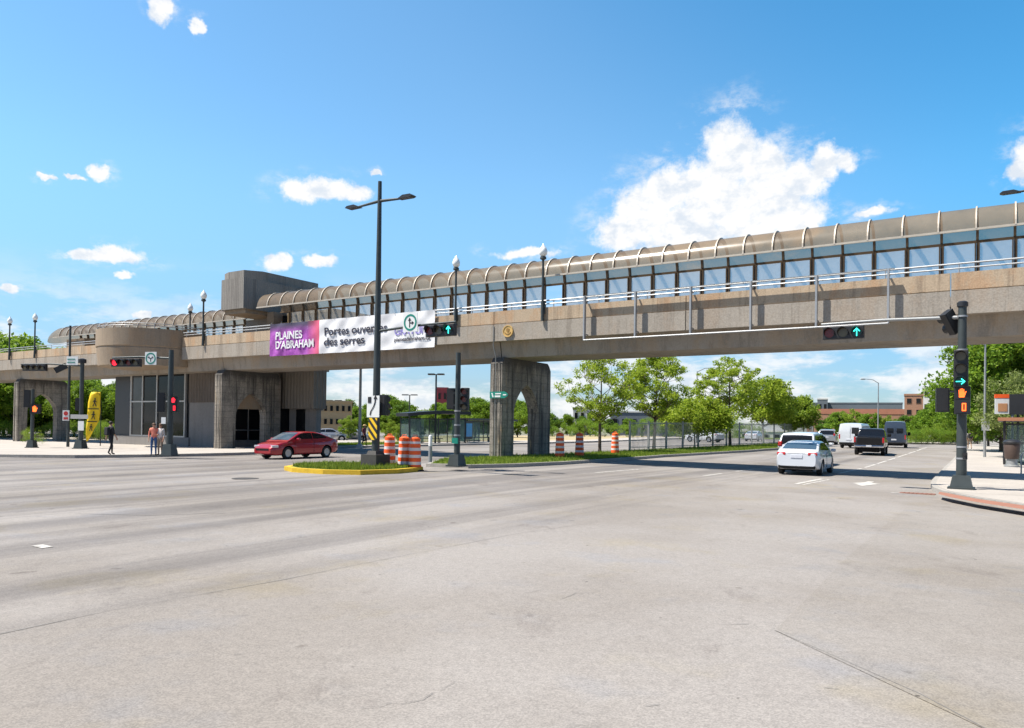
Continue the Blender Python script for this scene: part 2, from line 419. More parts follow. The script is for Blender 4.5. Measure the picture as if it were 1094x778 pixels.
M['brick_orange'] = brick_mat('orange_brick', (0.36, 0.17, 0.09), (0.30, 0.13, 0.07), (0.36, 0.3, 0.25), 1.0)
M['brick_red'] = mat('red_cladding', (0.36, 0.06, 0.07), 0.8, var=0.15, scale=0.6)
M['wall_white'] = mat('pale_render', (0.62, 0.61, 0.58), 0.85, var=0.1, scale=0.4)
M['wall_grey'] = mat('slate_cladding', (0.13, 0.15, 0.17), 0.7, var=0.2, scale=0.3)
M['roof_red'] = mat('terracotta_roof', (0.38, 0.16, 0.10), 0.9, var=0.2, scale=0.6)
M['shelter_roof'] = mat('rusty_shelter_roof', (0.34, 0.15, 0.08), 0.6, var=0.2, scale=3)
M['poster_blue'] = mat('blue_poster', (0.02, 0.28, 0.56), 0.35, var=0.4, scale=3)
M['poster_mix'] = mat('map_poster', (0.42, 0.5, 0.48), 0.35, var=0.4, scale=5)
M['banner_art'] = None

def banner_art():
    m, nt, out = new_mat('violet_banner_print')
    p = nt.nodes.new('ShaderNodeBsdfPrincipled')
    v = coords(nt)
    n1 = noise(nt, v, 1.3, 4, 0.6)
    c = mixc(nt, ramp(nt, n1, 0.35, 0.65), (0.20, 0.025, 0.24), (0.42, 0.10, 0.46))
    sep = nt.nodes.new('ShaderNodeSeparateXYZ'); lk(nt, v, sep.inputs[0])
    c = mixc(nt, ramp(nt, sep.outputs[2], 0.30, 0.95), c, (0.06, 0.05, 0.09))
    mr = nt.nodes.new('ShaderNodeMapRange'); mr.inputs['From Min'].default_value = 3.3; mr.inputs['From Max'].default_value = 4.3
    lk(nt, sep.outputs[0], mr.inputs['Value'])
    c = mixc(nt, mr.outputs[0], c, (0.62, 0.10, 0.18))
    n2 = noise(nt, v, 2.5, 5, 0.7)
    c = mixc(nt, ramp(nt, n2, 0.6, 0.75), c, (0.5, 0.3, 0.55))
    lk(nt, c, p.inputs['Base Color']); p.inputs['Roughness'].default_value = 0.6
    lk(nt, p.outputs[0], out.inputs[0])
    return m
M['banner_art'] = banner_art()

# ------------------------------------------------------------------ mesh builder
class MB:
    def __init__(self): self.v, self.f, self.m = [], [], []
    def add(self, vs, fs, mi=0):
        o = len(self.v)
        self.v += [tuple(x) for x in vs]
        for f in fs: self.f.append(tuple(i + o for i in f)); self.m.append(mi)
    def box(self, c, s, mi=0, rz=0.0, rot=None, taper=1.0):
        x, y, z = s[0] / 2, s[1] / 2, s[2] / 2
        t = taper
        p = [Vector(q) for q in ((-x, -y, -z), (x, -y, -z), (x, y, -z), (-x, y, -z), (-x * t, -y * t, z), (x * t, -y * t, z), (x * t, y * t, z), (-x * t, y * t, z))]
        mt = rot if rot is not None else Matrix.Rotation(rz, 3, 'Z')
        c = Vector(c)
        self.add([mt @ q + c for q in p], [(0, 3, 2, 1), (4, 5, 6, 7), (0, 1, 5, 4), (1, 2, 6, 5), (2, 3, 7, 6), (3, 0, 4, 7)], mi)
    def rng(self, a, b, mi=0):
        self.box([(a[i] + b[i]) / 2 for i in range(3)], [b[i] - a[i] for i in range(3)], mi)
    def prism(self, poly, axis, a, b, mi=0):
        """poly: 2D outline; extruded along axis from a to b"""
        n = len(poly)
        def pt(p, h):
            if axis == 'x': return (h, p[0], p[1])
            if axis == 'y': return (p[0], h, p[1])
            return (p[0], p[1], h)
        vs = [pt(p, a) for p in poly] + [pt(p, b) for p in poly]
        fs = [tuple(range(n - 1, -1, -1)), tuple(range(n, 2 * n))]
        fs += [(i, (i + 1) % n, n + (i + 1) % n, n + i) for i in range(n)]
        self.add(vs, fs, mi)
    def tube(self, pts, r, seg=8, mi=0, cap=True):
        pts = [Vector(p) for p in pts]
        rs = r if isinstance(r, (list, tuple)) else [r] * len(pts)
        o = len(self.v)
        pu = None
        for i, p in enumerate(pts):
            d = (pts[min(i + 1, len(pts) - 1)] - pts[max(i - 1, 0)]).normalized()
            if pu is None:
                a = Vector((0, 0, 1)) if abs(d.z) < 0.9 else Vector((1, 0, 0))
                u = d.cross(a).normalized()
            else:
                u = (pu - d * pu.dot(d)).normalized()
            pu = u
            w = d.cross(u)
            for k in range(seg):
                t = 2 * PI * k / seg
                self.v.append(tuple(p + (u * math.cos(t) + w * math.sin(t)) * rs[i]))
        for i in range(len(pts) - 1):
            for k in range(seg):
                a, b = o + i * seg + k, o + i * seg + (k + 1) % seg
                self.f.append((a, b, b + seg, a + seg)); self.m.append(mi)
        if cap:
            self.f.append(tuple(o + k for k in range(seg - 1, -1, -1))); self.m.append(mi)
            e = o + (len(pts) - 1) * seg
            self.f.append(tuple(e + k for k in range(seg))); self.m.append(mi)
    def lathe(self, prof, seg=24, c=(0, 0, 0), mi=0, mis=None, cap=True):
        o = len(self.v)
        for r, z in prof:
            for k in range(seg):
                t = 2 * PI * k / seg
                self.v.append((c[0] + r * math.cos(t), c[1] + r * math.sin(t), c[2] + z))
        for i in range(len(prof) - 1):
            for k in range(seg):
                a, b = o + i * seg + k, o + i * seg + (k + 1) % seg
                self.f.append((a, b, b + seg, a + seg)); self.m.append(mis[i] if mis else mi)
        if cap:
            self.f.append(tuple(o + k for k in range(seg - 1, -1, -1))); self.m.append(mis[0] if mis else mi)
            e = o + (len(prof) - 1) * seg
            self.f.append(tuple(e + k for k in range(seg))); self.m.append(mis[-1] if mis else mi)
    def ellipsoid(self, c, r, nu=12, nv=8, mi=0):
        o = len(self.v)
        vs = [(c[0], c[1], c[2] - r[2])]
        for j in range(1, nv):
            a = -PI / 2 + PI * j / nv
            for i in range(nu):
                t = 2 * PI * i / nu
                vs.append((c[0] + r[0] * math.cos(a) * math.cos(t), c[1] + r[1] * math.cos(a) * math.sin(t), c[2] + r[2] * math.sin(a)))
        vs.append((c[0], c[1], c[2] + r[2]))
        fs = [(0, 1 + (i + 1) % nu, 1 + i) for i in range(nu)]
        for j in range(nv - 2):
            for i in range(nu):
                a, b = 1 + j * nu + i, 1 + j * nu + (i + 1) % nu
                fs.append((a, b, b + nu, a + nu))
        l = 1 + (nv - 2) * nu
        fs += [(l + i, l + (i + 1) % nu, len(vs) - 1) for i in range(nu)]
        self.add(vs, fs, mi)
    def plate(self, poly, y, t=0.02, mi=0):
        """an upright plate facing -y: outline in x,z, front at y, thickness t"""
        self.prism(poly, 'y', y, y + t, mi)
    def disc(self, cx, cz, r, y, t=0.01, seg=20, mi=0):
        self.plate([(cx + r * math.cos(2 * PI * k / seg), cz + r * math.sin(2 * PI * k / seg)) for k in range(seg)], y, t, mi)
    def mesh(self, name, mats, smooth=None):
        me = bpy.data.meshes.new(name)
        me.from_pydata(self.v, [], self.f)
        for m in (mats if isinstance(mats, (list, tuple)) else [mats]): me.materials.append(m)
        if max(self.m, default=0) > 0: me.polygons.foreach_set('material_index', self.m)
        me.update()
        bm = bmesh.new(); bm.from_mesh(me); bmesh.ops.recalc_face_normals(bm, faces=bm.faces); bm.to_mesh(me); bm.free()
        if smooth:
            me.shade_smooth()
            me.set_sharp_from_angle(angle=R(smooth))
        return me
    def build(self, name, mats, parent=None, smooth=None, loc=None):
        o = bpy.data.objects.new(name, self.mesh(name, mats, smooth))
        C.objects.link(o)
        if parent: o.parent = parent
        if loc is not None: o.location = loc
        return o

def tag(o, label=None, cat=None, group=None, kind=None):
    if label: o['label'] = label
    if cat: o['category'] = cat
    if group: o['group'] = group
    if kind: o['kind'] = kind
    return o

def thing(name, label, cat, loc=(0, 0, 0), rz=0.0, group=None):
    o = bpy.data.objects.new(name, None); C.objects.link(o)
    o.location = loc; o.rotation_euler = (0, 0, rz); o.empty_display_size = 0.2
    return tag(o, label, cat, group)

def copy_thing(root, loc, rz=0.0, label=None, group=None, scale=1.0):
    c = root.copy(); C.objects.link(c)
    c.location = loc; c.rotation_euler = (0, 0, rz); c.scale = (scale,) * 3
    if label: c['label'] = label
    if group: c['group'] = group
    for ch in list(root.children):
        d = ch.copy(); C.objects.link(d); d.parent = c
        for gr in list(ch.children):
            e = gr.copy(); C.objects.link(e); e.parent = d
    return c

def structure(o, label=None, cat=None):
    o['kind'] = 'structure'
    if label: o['label'] = label
    if cat: o['category'] = cat
    return o

def text_mesh(name, body, size, mats, parent, loc, rot, width=None, bold=0.0, extrude=0.004, shear=0.0):
    cu = bpy.data.curves.new(name, 'FONT'); cu.body = body; cu.size = size; cu.extrude = extrude; cu.offset = bold; cu.shear = shear
    t = bpy.data.objects.new(name, cu); C.objects.link(t)
    bpy.context.view_layer.update()
    dg = bpy.context.evaluated_depsgraph_get()
    me = bpy.data.meshes.new_from_object(t.evaluated_get(dg))
    bpy.data.objects.remove(t); bpy.data.curves.remove(cu)
    xs = [v.co.x for v in me.vertices]
    if width and xs:
        k = width / (max(xs) - min(xs)); x0 = min(xs)
        for v in me.vertices: v.co.x = (v.co.x - x0) * k
    me.materials.clear(); me.materials.append(mats)
    o = bpy.data.objects.new(name, me); C.objects.link(o)
    o.parent = parent; o.location = loc; o.rotation_euler = rot
    return o

# ------------------------------------------------------------------ ground and roads
def sheet(name, mats, xs, ys, off):
    vs = [(x, y, g(x, y) + off) for y in ys for x in xs]
    nx = len(xs)
    fs = [(j * nx + i, j * nx + i + 1, (j + 1) * nx + i + 1, (j + 1) * nx + i) for j in range(len(ys) - 1) for i in range(nx - 1)]
    mb = MB(); mb.add(vs, fs)
    return structure(mb.build(name, mats, smooth=60))

far = [-2600, -1200, -600, -350, -250, -180]
sheet('ground', M['ground'], far + list(range(-140, 181, 8)) + [250, 400, 700, 1300, 2600], [-600, -200, -100, -60] + list(range(-40, 241, 8)) + [300, 450, 700, 1300, 2600], -0.05)
sheet('road', M['asphalt'], list(range(-110, 141, 2)), list(range(-30, 171, 2)), 0.0)

def refine(poly, step=1.5):
    out = []
    for i, a in enumerate(poly):
        b = poly[(i + 1) % len(poly)]
        a2, b2 = Vector((a[0], a[1])), Vector((b[0], b[1]))
        k = max(1, int((b2 - a2).length / step))
        out += [a2 + (b2 - a2) * (j / k) for j in range(k)]
    return out

def patch_mesh(name, poly, off, mats, step=2.0, skirt=0.0, side=None):
    """a flat area that follows the ground: outline poly, raised by off, with a vertical skirt"""
    pts = refine(poly, step)
    bm = bmesh.new()
    vs = [bm.verts.new((p.x, p.y, 0)) for p in pts]
    f = bm.faces.new(vs)
    bmesh.ops.recalc_face_normals(bm, faces=bm.faces)
    bmesh.ops.triangulate(bm, faces=bm.faces)
    for _ in range(3):
        ed = [e for e in bm.edges if e.calc_length() > step * 2.5]
        if not ed: break
        bmesh.ops.subdivide_edges(bm, edges=ed, cuts=1)
        bmesh.ops.triangulate(bm, faces=bm.faces)
    if skirt:
        be = [e for e in bm.edges if e.is_boundary]
        r = bmesh.ops.extrude_edge_only(bm, edges=be)
        low = {v for v in r['geom'] if isinstance(v, bmesh.types.BMVert)}
        lf = [x for x in r['geom'] if isinstance(x, bmesh.types.BMFace)]
        for x in lf: x.material_index = 1 if side else 0
    else: low = set()
    for v in bm.verts:
        v.co.z = g(v.co.x, v.co.y) + off - (skirt if v in low else 0)
    for x in bm.faces:
        if abs(x.normal.z) > 0.5 and x.normal.z < 0: x.normal_flip()
    bm.normal_update()
    if bm.faces and not skirt:
        for x in bm.faces:
            if x.normal.z < 0: x.normal_flip()
    me = bpy.data.meshes.new(name); bm.to_mesh(me); bm.free()
    me.materials.append(mats)
    if side: me.materials.append(side)
    o = bpy.data.objects.new(name, me); C.objects.link(o)
    return structure(o)

def inset(poly, d):
    """simple inward offset of an outline"""
    pts = [Vector((p[0], p[1])) for p in poly]
    area = sum(pts[i].x * pts[(i + 1) % len(pts)].y - pts[(i + 1) % len(pts)].x * pts[i].y for i in range(len(pts)))
    sg = 1 if area > 0 else -1
    out = []
    n = len(pts)
    for i in range(n):
        a, b, c = pts[i - 1], pts[i], pts[(i + 1) % n]
        e1, e2 = (b - a).normalized(), (c - b).normalized()
        n1, n2 = Vector((-e1.y, e1.x)) * sg, Vector((-e2.y, e2.x)) * sg
        m = (n1 + n2)
        m = m / max(0.5, m.dot(n1)) if m.length > 1e-4 else n1
        out.append(b + m * d)
    return out

def px_poly(pts, off=0.0): return [(lambda p: (p.x, p.y))(G(x, y, off)) for x, y in pts]

# left pavement round the station
lk_pts = [(-120, 488.5), (-40, 488.6), (0, 488.8), (80, 489.5), (150, 488.8), (200, 487.8), (250, 486.6), (290, 485.0), (325, 481.8), (350, 479.2)]
left_curb = px_poly(lk_pts)
far_curb = px_poly([(450, 477.0), (530, 475.4), (600, 473.6), (680, 471.2), (760, 468.6)])
back = [far_curb[-1] + Vector((0, 0)) if False else (far_curb[-1][0] - 5 * E.x, far_curb[-1][1] - 5 * E.y)]
lp = left_curb + far_curb + back + [(p[0] - 7 * E.x, p[1] - 7 * E.y) for p in reversed(far_curb[:-1])] + [(-16, 82), (-60, 100), (-95, 80), (-85, 40)]
patch_mesh('pavement', M['walk'], inset(lp, 0.18), 0.15, M['walk'], 2.0) if False else None
patch_mesh('kerb', lp, 0.15, M['kerb'], 2.0, 0.25)
patch_mesh('pavement', inset(lp, 0.16), 0.154, M['walk'], 2.0)

# right pavement
rp = px_poly([(1038.5, 473.5), (1022.3, 488.5), (1008, 503), (996, 516.5), (994, 521), (997, 525.5), (1008, 530), (1040, 537), (1094, 545.5), (1160, 554)]) + [(24, 14), (60, 10), (90, 60), (75, 105), (55, 108)]
patch_mesh('kerb', rp, 0.15, M['kerb'], 1.0, 0.25)
patch_mesh('pavement', inset(rp, 0.16), 0.154, M['walk'], 1.5)
# brick band along the corner
bo = px_poly([(1000, 528.0), (1012, 531.2), (1040, 536.6), (1094, 545.0), (1160, 553.5)], 0.15)
bi = px_poly([(1003, 525.6), (1014, 527.2), (1024, 529.2), (1045, 533.2), (1094, 540.2), (1160, 547.5)], 0.15)
band = bo + list(reversed(bi))
patch_mesh('tactile_band', inset(band, 0.05), 0.158, M['brick_band'], 0.8)
# pavement joints
def ribbon(name, pts, w, off, m, jitter=0.0, seed=1):
    rnd = random.Random(seed)
    pl = []
    for a, b in zip(pts[:-1], pts[1:]):
        a, b = Vector(a), Vector(b)
        k = max(1, int((b - a).length / 0.5))
        pl += [a + (b - a) * (j / k) for j in range(k)]
    pl.append(Vector(pts[-1]))
    if jitter:
        off1 = 0
        for i in range(1, len(pl) - 1):
            off1 = off1 * 0.8 + rnd.uniform(-jitter, jitter)
            d = (pl[i + 1] - pl[i - 1]).normalized()
            pl[i] = pl[i] + Vector((-d.y, d.x)) * off1
    vs, fs = [], []
    for i, p in enumerate(pl):
        d = (pl[min(i + 1, len(pl) - 1)] - pl[max(0, i - 1)]).normalized()
        q = Vector((-d.y, d.x)) * w / 2 * (1 if not jitter else rnd.uniform(0.35, 1.3))
        for z in (p + q, p - q): vs.append((z.x, z.y, g(z.x, z.y) + off))
    for i in range(len(pl) - 1): fs.append((2 * i, 2 * i + 1, 2 * i + 3, 2 * i + 2))
    mb = MB(); mb.add(vs, fs)
    return structure(mb.build(name, m))
for k in range(7):
    a = G(1026 + 1, 520, 0.15) + N * (k * 3.0 - 3) + E * (-2.0 + 0.35 * k * 0)
    a0 = Vector((a.x, a.y)); e2 = Vector((E.x, E.y))
    ribbon('pavement_joint', [a0 + e2 * 1.2 + e2 * 0.9, a0 + e2 * 12], 0.03, 0.159, M['seam'])

# planted central reservation
med = px_poly([(455, 499.0), (500, 500.6), (548, 499.4), (600, 496.8), (655, 493.0), (710, 488.6), (760, 485.6), (800, 483.2), (832, 480.8), (870, 476.6), (868, 474.6),
               (800, 477.6), (740, 480.4), (660, 484.6), (590, 488.4), (530, 491.0), (470, 494.0)])
patch_mesh('kerb', med, 0.15, M['kerb'], 1.5, 0.25)
patch_mesh('lawn', inset(med, 0.18), 0.16, M['lawn'], 1.5)
# nosing island with a yellow kerb
isl = px_poly([(303.5, 502.5), (312, 504.6), (345, 506.8), (385, 507.6), (425, 506.2), (452, 503.6), (449, 501.6), (400, 499.6), (350, 499.2), (316, 500.4)])
patch_mesh('island_kerb', isl, 0.16, M['yellow_kerb'], 0.8, 0.25)
patch_mesh('lawn', inset(isl, 0.22), 0.165, M['lawn'], 0.8)

# lawn beyond the far carriageway and at the far bend
verge = px_poly([(352, 476.6), (395, 475.6), (430, 475.0), (430, 473.0), (352, 474.0)], 0.15)
patch_mesh('lawn', verge, 0.165, M['lawn'], 2.0)
q0 = far_curb
fld = [(p[0] - 7.6 * E.x, p[1] - 7.6 * E.y) for p in q0] + [(10, 150), (-12, 140), (-16, 84)]
patch_mesh('field', fld, 0.10, M['dry_grass'], 6.0)
hl = px_poly([(955, 474.2), (1000, 473.4), (1036, 472.8)]) + [(90, 160), (40, 165)]
patch_mesh('lawn', hl, 0.15, M['lawn'], 4.0, 0.3)

rpatch = px_poly([(828, 674), (868, 634), (905, 596), (940, 566), (968, 543), (1010, 545), (1094, 560), (1180, 585), (1300, 640), (1500, 800), (1062, 784)])
patch_mesh('road_patch', rpatch, 0.004, M['asphalt_patch'], 1.0)
# painted markings
def dash(p1, p2, w):
    a, b = G(*p1), G(*p2)
    return ribbon('lane_marking', [Vector((a.x, a.y)), Vector((b.x, b.y))], w, 0.008, M['paint'])
dash((636, 505.3), (682, 501.6), 0.13)
dash((752, 508.6), (771, 506.0), 0.13)
dash((787, 503.6), (806, 501.4), 0.13)
dash((826, 499.3), (841, 497.2), 0.13)
dash((850, 517.4), (878, 511.8), 0.16)
dash((858, 518.0), (886, 512.6), 0.10)
for a, b in (((896, 506.0), (921, 500.6)), ((924, 499.8), (935, 496.4)), ((937, 495.7), (947, 492.6)), ((948.5, 492.0), (957, 489.4)), ((958.5, 488.8), (969, 485.4)), ((970.5, 484.8), (978, 482.4)), ((979.5, 482.0), (990, 478.4))):
    dash(a, b, 0.14)
ar = px_poly([(911, 516.2), (921, 519.6), (941.5, 517.0), (931, 516.4), (934, 514.8), (928, 514.4), (924, 515.6)])
patch_mesh('lane_arrow', ar, 0.008, M['paint'], 0.5)
dash((952, 526.4), (966, 527.6), 0.12)
dash((40, 583.0), (51, 585.4), 0.16)
# stop-line remains across the far lanes
# seams and cracks
def crack(pts, w=0.03, j=0.02, seed=1):
    q = [G(*p) for p in pts]
    ribbon('road_seam', [Vector((p.x, p.y)) for p in q], w, 0.006, M['seam'], j, seed)
crack([(-30, 684), (120, 652), (300, 620), (450, 590), (560, 569), (640, 558)], 0.011, 0.004, 1)
crack([(828, 674), (900, 706), (980, 742), (1062, 784)], 0.008, 0.012, 2)
for i_, pts_ in enumerate((((385, 757), (405, 756), (418, 751)), ((428, 753), (448, 747), (462, 741)), ((470, 738), (486, 729)), ((600, 640), (616, 634), (640, 633)), ((560, 634), (578, 631)), ((690, 755), (705, 753)), ((770, 668), (800, 667)), ((250, 700), (262, 699)), ((880, 735), (896, 737)))):
    crack(list(pts_), 0.006, 0.03, 30 + i_)
crack([(80, 549), (160, 551), (240, 548)], 0.03, 0.02, 6)
rnd = random.Random(4)
# iron covers in the road
def manhole(px, py, r, label):
    p = G(px, py)
    mb = MB(); mb.lathe([(r, 0.0), (r, 0.012), (r * 0.86, 0.014), (r * 0.84, 0.009), (0.02, 0.012)], 28)
    o = mb.build('manhole_cover', M['iron'], smooth=30)
    o.location = (p.x, p.y, p.z)
    tag(o, label, 'manhole cover')
manhole(262, 511.5, 0.42, 'round iron manhole cover in the asphalt left of the yellow kerbed island')
dp = G(980, 527.5)
mb = MB(); mb.box((0, 0, 0.006), (0.95, 0.5, 0.012)); [mb.box((-.36 + .12 * i, 0, 0.016), (0.04, 0.4, 0.008)) for i in range(7)]
tag(mb.build('drain_grate', mat('rusty_grate', (0.20, 0.09, 0.06), 0.8, var=0.3, scale=9), loc=(dp.x, dp.y, dp.z)), 'rusty drain grate in the gutter beside the right corner kerb', 'drain grate').rotation_euler = (0, 0, BROT)

# ------------------------------------------------------------------ grass blades on the islands (stuff)
def grass(name, polys, n, hmin, hmax, seed, off=0.16):
    rnd = random.Random(seed)
    vs, fs = [], []
    for poly, share in polys:
        pts = [Vector((p[0], p[1])) for p in poly]
        x0, x1 = min(p.x for p in pts), max(p.x for p in pts); y0, y1 = min(p.y for p in pts), max(p.y for p in pts)
        def inside(x, y):
            c = False
            for i in range(len(pts)):
                a, b = pts[i - 1], pts[i]
                if (a.y > y) != (b.y > y) and x < (b.x - a.x) * (y - a.y) / (b.y - a.y) + a.x: c = not c
            return c
        k = 0; t = 0
        while k < n * share and t < n * 40:
            t += 1
            x, y = rnd.uniform(x0, x1), rnd.uniform(y0, y1)
            if not inside(x, y): continue
            k += 1
            h = rnd.uniform(hmin, hmax) * (1 if rnd.random() < 0.9 else 1.7); a = rnd.uniform(0, PI); w = rnd.uniform(0.012, 0.03)
            dx, dy = math.cos(a) * w, math.sin(a) * w; lx, ly = rnd.uniform(-.4, .4) * h, rnd.uniform(-.4, .4) * h
            z = g(x, y) + off
            o = len(vs)
            vs += [(x - dx, y - dy, z), (x + dx, y + dy, z), (x + lx, y + ly, z + h)]
            fs.append((o, o + 1, o + 2))
    me = bpy.data.meshes.new(name); me.from_pydata(vs, [], fs); me.materials.append(M['grass'])
    o = bpy.data.objects.new(name, me); C.objects.link(o)
    tag(o, 'rough green grass growing on the central reservation and the island', 'grass', kind='stuff')
grass('grass', [(inset(med, 0.25), 0.75), (inset(isl, 0.3), 0.25), (verge, 0.12)], 60000, 0.04, 0.14, 3)

# ------------------------------------------------------------------ footbridge
bridge = thing('footbridge', 'long concrete footbridge over the road with arched smoked canopy and glazed rear wall', 'footbridge', O0, BROT)
SL, SR = -74.0, 62.0
def bpart(mb, name, m, smooth=None): return mb.build(name, m, bridge, smooth)

mb = MB()
gp = [(-1.55, 5.32), (-1.9, 6.11), (2.5, 6.11), (2.15, 5.32)]
for a, b in ((SL, -36.1), (-36.06, -8.27), (-8.23, 14.3), (14.36, 38.0), (38.05, SR)):
    mb.prism([(-1.75, 5.32), (-1.9, 6.12), (1.5, 6.12), (1.2, 5.32)], 'x', a, b)
bpart(mb, 'girder', M['girder'])
mb = MB(); mb.rng((SL, -2.40, 6.118), (SR, 3.0, 6.40)); bpart(mb, 'deck', M['girder'])
J = [SL, -60, -48, -36.1, -25, -19.3]
J2 = [-11.9, -9.5, 2.2, 14.32, 24.5, 34.6, 44.5, 54, SR]
for JJ in (J, J2):
    for a, b in zip(JJ[:-1], JJ[1:]):
        mf, mp = MB(), MB()
        mf.rng((a + .02, -2.52, 6.10), (b - .02, -2.36, 6.96))
        mp.rng((a + .02, -2.49, 7.0), (b - .02, -2.30, 7.63))
        mp.rng((a + .02, -2.46, 6.962), (b - .02, -2.36, 6.998))
        bpart(mf, 'fascia', M['fascia']); bpart(mp, 'parapet', M['parapet'])
mb = MB(); mb.rng((SL, 2.9, 6.1), (SR, 3.03, 7.6)); bpart(mb, 'rear_parapet', M['parapet'])

# handrail on the front parapet
mb = MB()
for z, r in ((7.97, 0.035), (7.80, 0.03)):
    mb.tube([(-11.9, -2.42, z), (SR, -2.42, z)], r, 6)
    mb.tube([(SL, -2.42, z), (-19.3, -2.42, z)], r, 6)
s = -11.5
while s < SR:
    mb.tube([(s, -2.42, 7.63), (s, -2.42, 7.97)], 0.025, 6); s += 2.44
s = -20
while s > SL:
    mb.tube([(s, -2.42, 7.63), (s, -2.42, 7.97)], 0.025, 6); s -= 2.44
bpart(mb, 'handrail', M['galv'], 40)

# outer guard frame standing off the fascia over the road
gs = [S(px, py, -2.95)[0] for px, py in ((623, 340), (676.5, 336), (736.2, 331), (800.8, 326), (871, 320), (948.6, 313))]
gs_step = (gs[-1] - gs[0]) / 5
gsp = [gs[0] + gs_step * k for k in range(6)]
for s in gsp:
    mb = MB()
    mb.rng((s - .035, -2.90, 5.86), (s + .035, -2.72, 7.928)); mb.rng((s - .03, -2.72, 7.70), (s + .03, -2.495, 7.76)); mb.rng((s - .03, -2.72, 6.12), (s + .03, -2.525, 6.18))
    bpart(mb, 'guard_post', M['galv'], 40)
mb = MB()
mb.tube([(gsp[0], -2.88, 5.86), (gsp[-1], -2.88, 5.86)], 0.04, 8)
bpart(mb, 'guard_rail', M['galv'], 40)
mb = MB(); mb.rng((gsp[0] - .1, -2.83, 7.93), (gsp[-1] + .2, -2.71, 7.95)); bpart(mb, 'guard_ledge', M['pole_grey'])

# canopy: half-round smoked acrylic on steel hoops
BAY = 1.22
def canopy(n0, s0, s1, zc, r, cap_left=False, pane_range=None):
    seg = 18
    mb = MB()
    vs, fs = [], []
    ns = max(2, int((s1 - s0) / BAY))
    for i in range(ns + 1):
        s = s0 + (s1 - s0) * i / ns
        for k in range(seg + 1):
            a = PI * k / seg
            vs.append((s, n0 - r * math.cos(a), zc + r * 1.0 * math.sin(a)))
    for i in range(ns):
        for k in range(seg):
            a = i * (seg + 1) + k
            fs.append((a, a + 1, a + seg + 2, a + seg + 1))
    mb.add(vs, fs)
    if cap_left:
        vs, fs = [], []
        for j in range(9):
            b = PI / 2 * j / 8
            for k in range(seg + 1):
                a = PI * k / seg
                vs.append((s0 - 2.2 * math.sin(b), n0 - r * math.cos(a) * math.cos(b), zc - 0.35 * math.sin(b) + r * math.sin(a) * math.cos(b)))
        for j in range(8):
            for k in range(seg):
                a = j * (seg + 1) + k
                fs.append((a, a + 1, a + seg + 2, a + seg + 1))
        mb.add(vs, fs)
    bpart(mb, 'canopy', M['polycarb'], 60)
    # eave and springing beams
    mb = MB(); mb.rng((s0, n0 - r - .05, zc - .05), (s1, n0 - r + .02, zc + .03)); bpart(mb, 'eave_rail', M['frame_light'])
    mb = MB(); mb.rng((s0, n0 + r - .09, zc - .10), (s1, n0 + r + .03, zc - .01)); bpart(mb, 'rear_beam', M['frame_brown'])

def arc_strip(n0, s, zc, ri, ro, w, seg=18, a0=0.0, a1=PI):
    mb = MB()
    vs, fs = [], []
    for k in range(seg + 1):
        a = a0 + (a1 - a0) * k / seg
        for rr in (ri, ro):
            for q in (-w / 2, w / 2):
                vs.append((s + q, n0 - rr * math.cos(a), zc + rr * math.sin(a)))
    for k in range(seg):
        o = 4 * k
        fs += [(o, o + 1, o + 5, o + 4), (o + 2, o + 6, o + 7, o + 3), (o, o + 4, o + 6, o + 2), (o + 1, o + 3, o + 7, o + 5)]
    fs += [(0, 2, 3, 1), (4 * seg, 4 * seg + 1, 4 * seg + 3, 4 * seg + 2)]
    mb.add(vs, fs)
    return mb

def rib_set(n0, zc, r, k0, k1, s_off, zfoot, pane=True):
    hoop_me = post_me = pane_me = None
    for k in range(k0, k1):
        s = s_off + BAY * k
        if hoop_me is None:
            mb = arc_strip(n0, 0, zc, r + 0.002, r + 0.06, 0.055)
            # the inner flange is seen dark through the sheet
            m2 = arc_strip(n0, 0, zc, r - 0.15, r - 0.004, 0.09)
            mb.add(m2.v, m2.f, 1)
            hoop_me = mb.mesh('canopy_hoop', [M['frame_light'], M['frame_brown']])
            mb = MB()
            for q in (-0.06, 0.06): mb.rng((q - .028, n0 + r - .18, zfoot), (q + .02, n0 + r + .0, zc - .10))
            mb.rng((-.0315, n0 + r - .10, zfoot), (.0315, n0 + r - .085, zc - .105))
            for z in (zfoot + .55, zfoot + 1.25): mb.rng((-.037, n0 + r - .10, z), (.037, n0 + r - .02, z + .12))
            post_me = mb.mesh('wall_post', M['frame_brown'])
            mb = MB(); mb.rng((0.034, n0 + r - .10, zfoot), (BAY - 0.034, n0 + r - .085, zc - .12))
            pane_me = mb.mesh('glass_panel', M['pane'])
        for nm, me in (('canopy_hoop', hoop_me), ('wall_post', post_me)):
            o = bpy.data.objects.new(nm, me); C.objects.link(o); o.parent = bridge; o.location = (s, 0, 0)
        if pane and k != 13:
            o = bpy.data.objects.new('glass_panel', pane_me); C.objects.link(o); o.parent = bridge; o.location = (s, 0, 0)

ZC = 9.28
canopy(-1.0, -4.7, SR, ZC, 1.0)
rib_set(-1.0, ZC, 1.0, -3, 50, 0.0, 6.4)
canopy(2.0, -36.5, -9.5, ZC, 1.0, cap_left=True)
rib_set(2.0, ZC, 1.0, -29, -8, 0.0, 6.4)

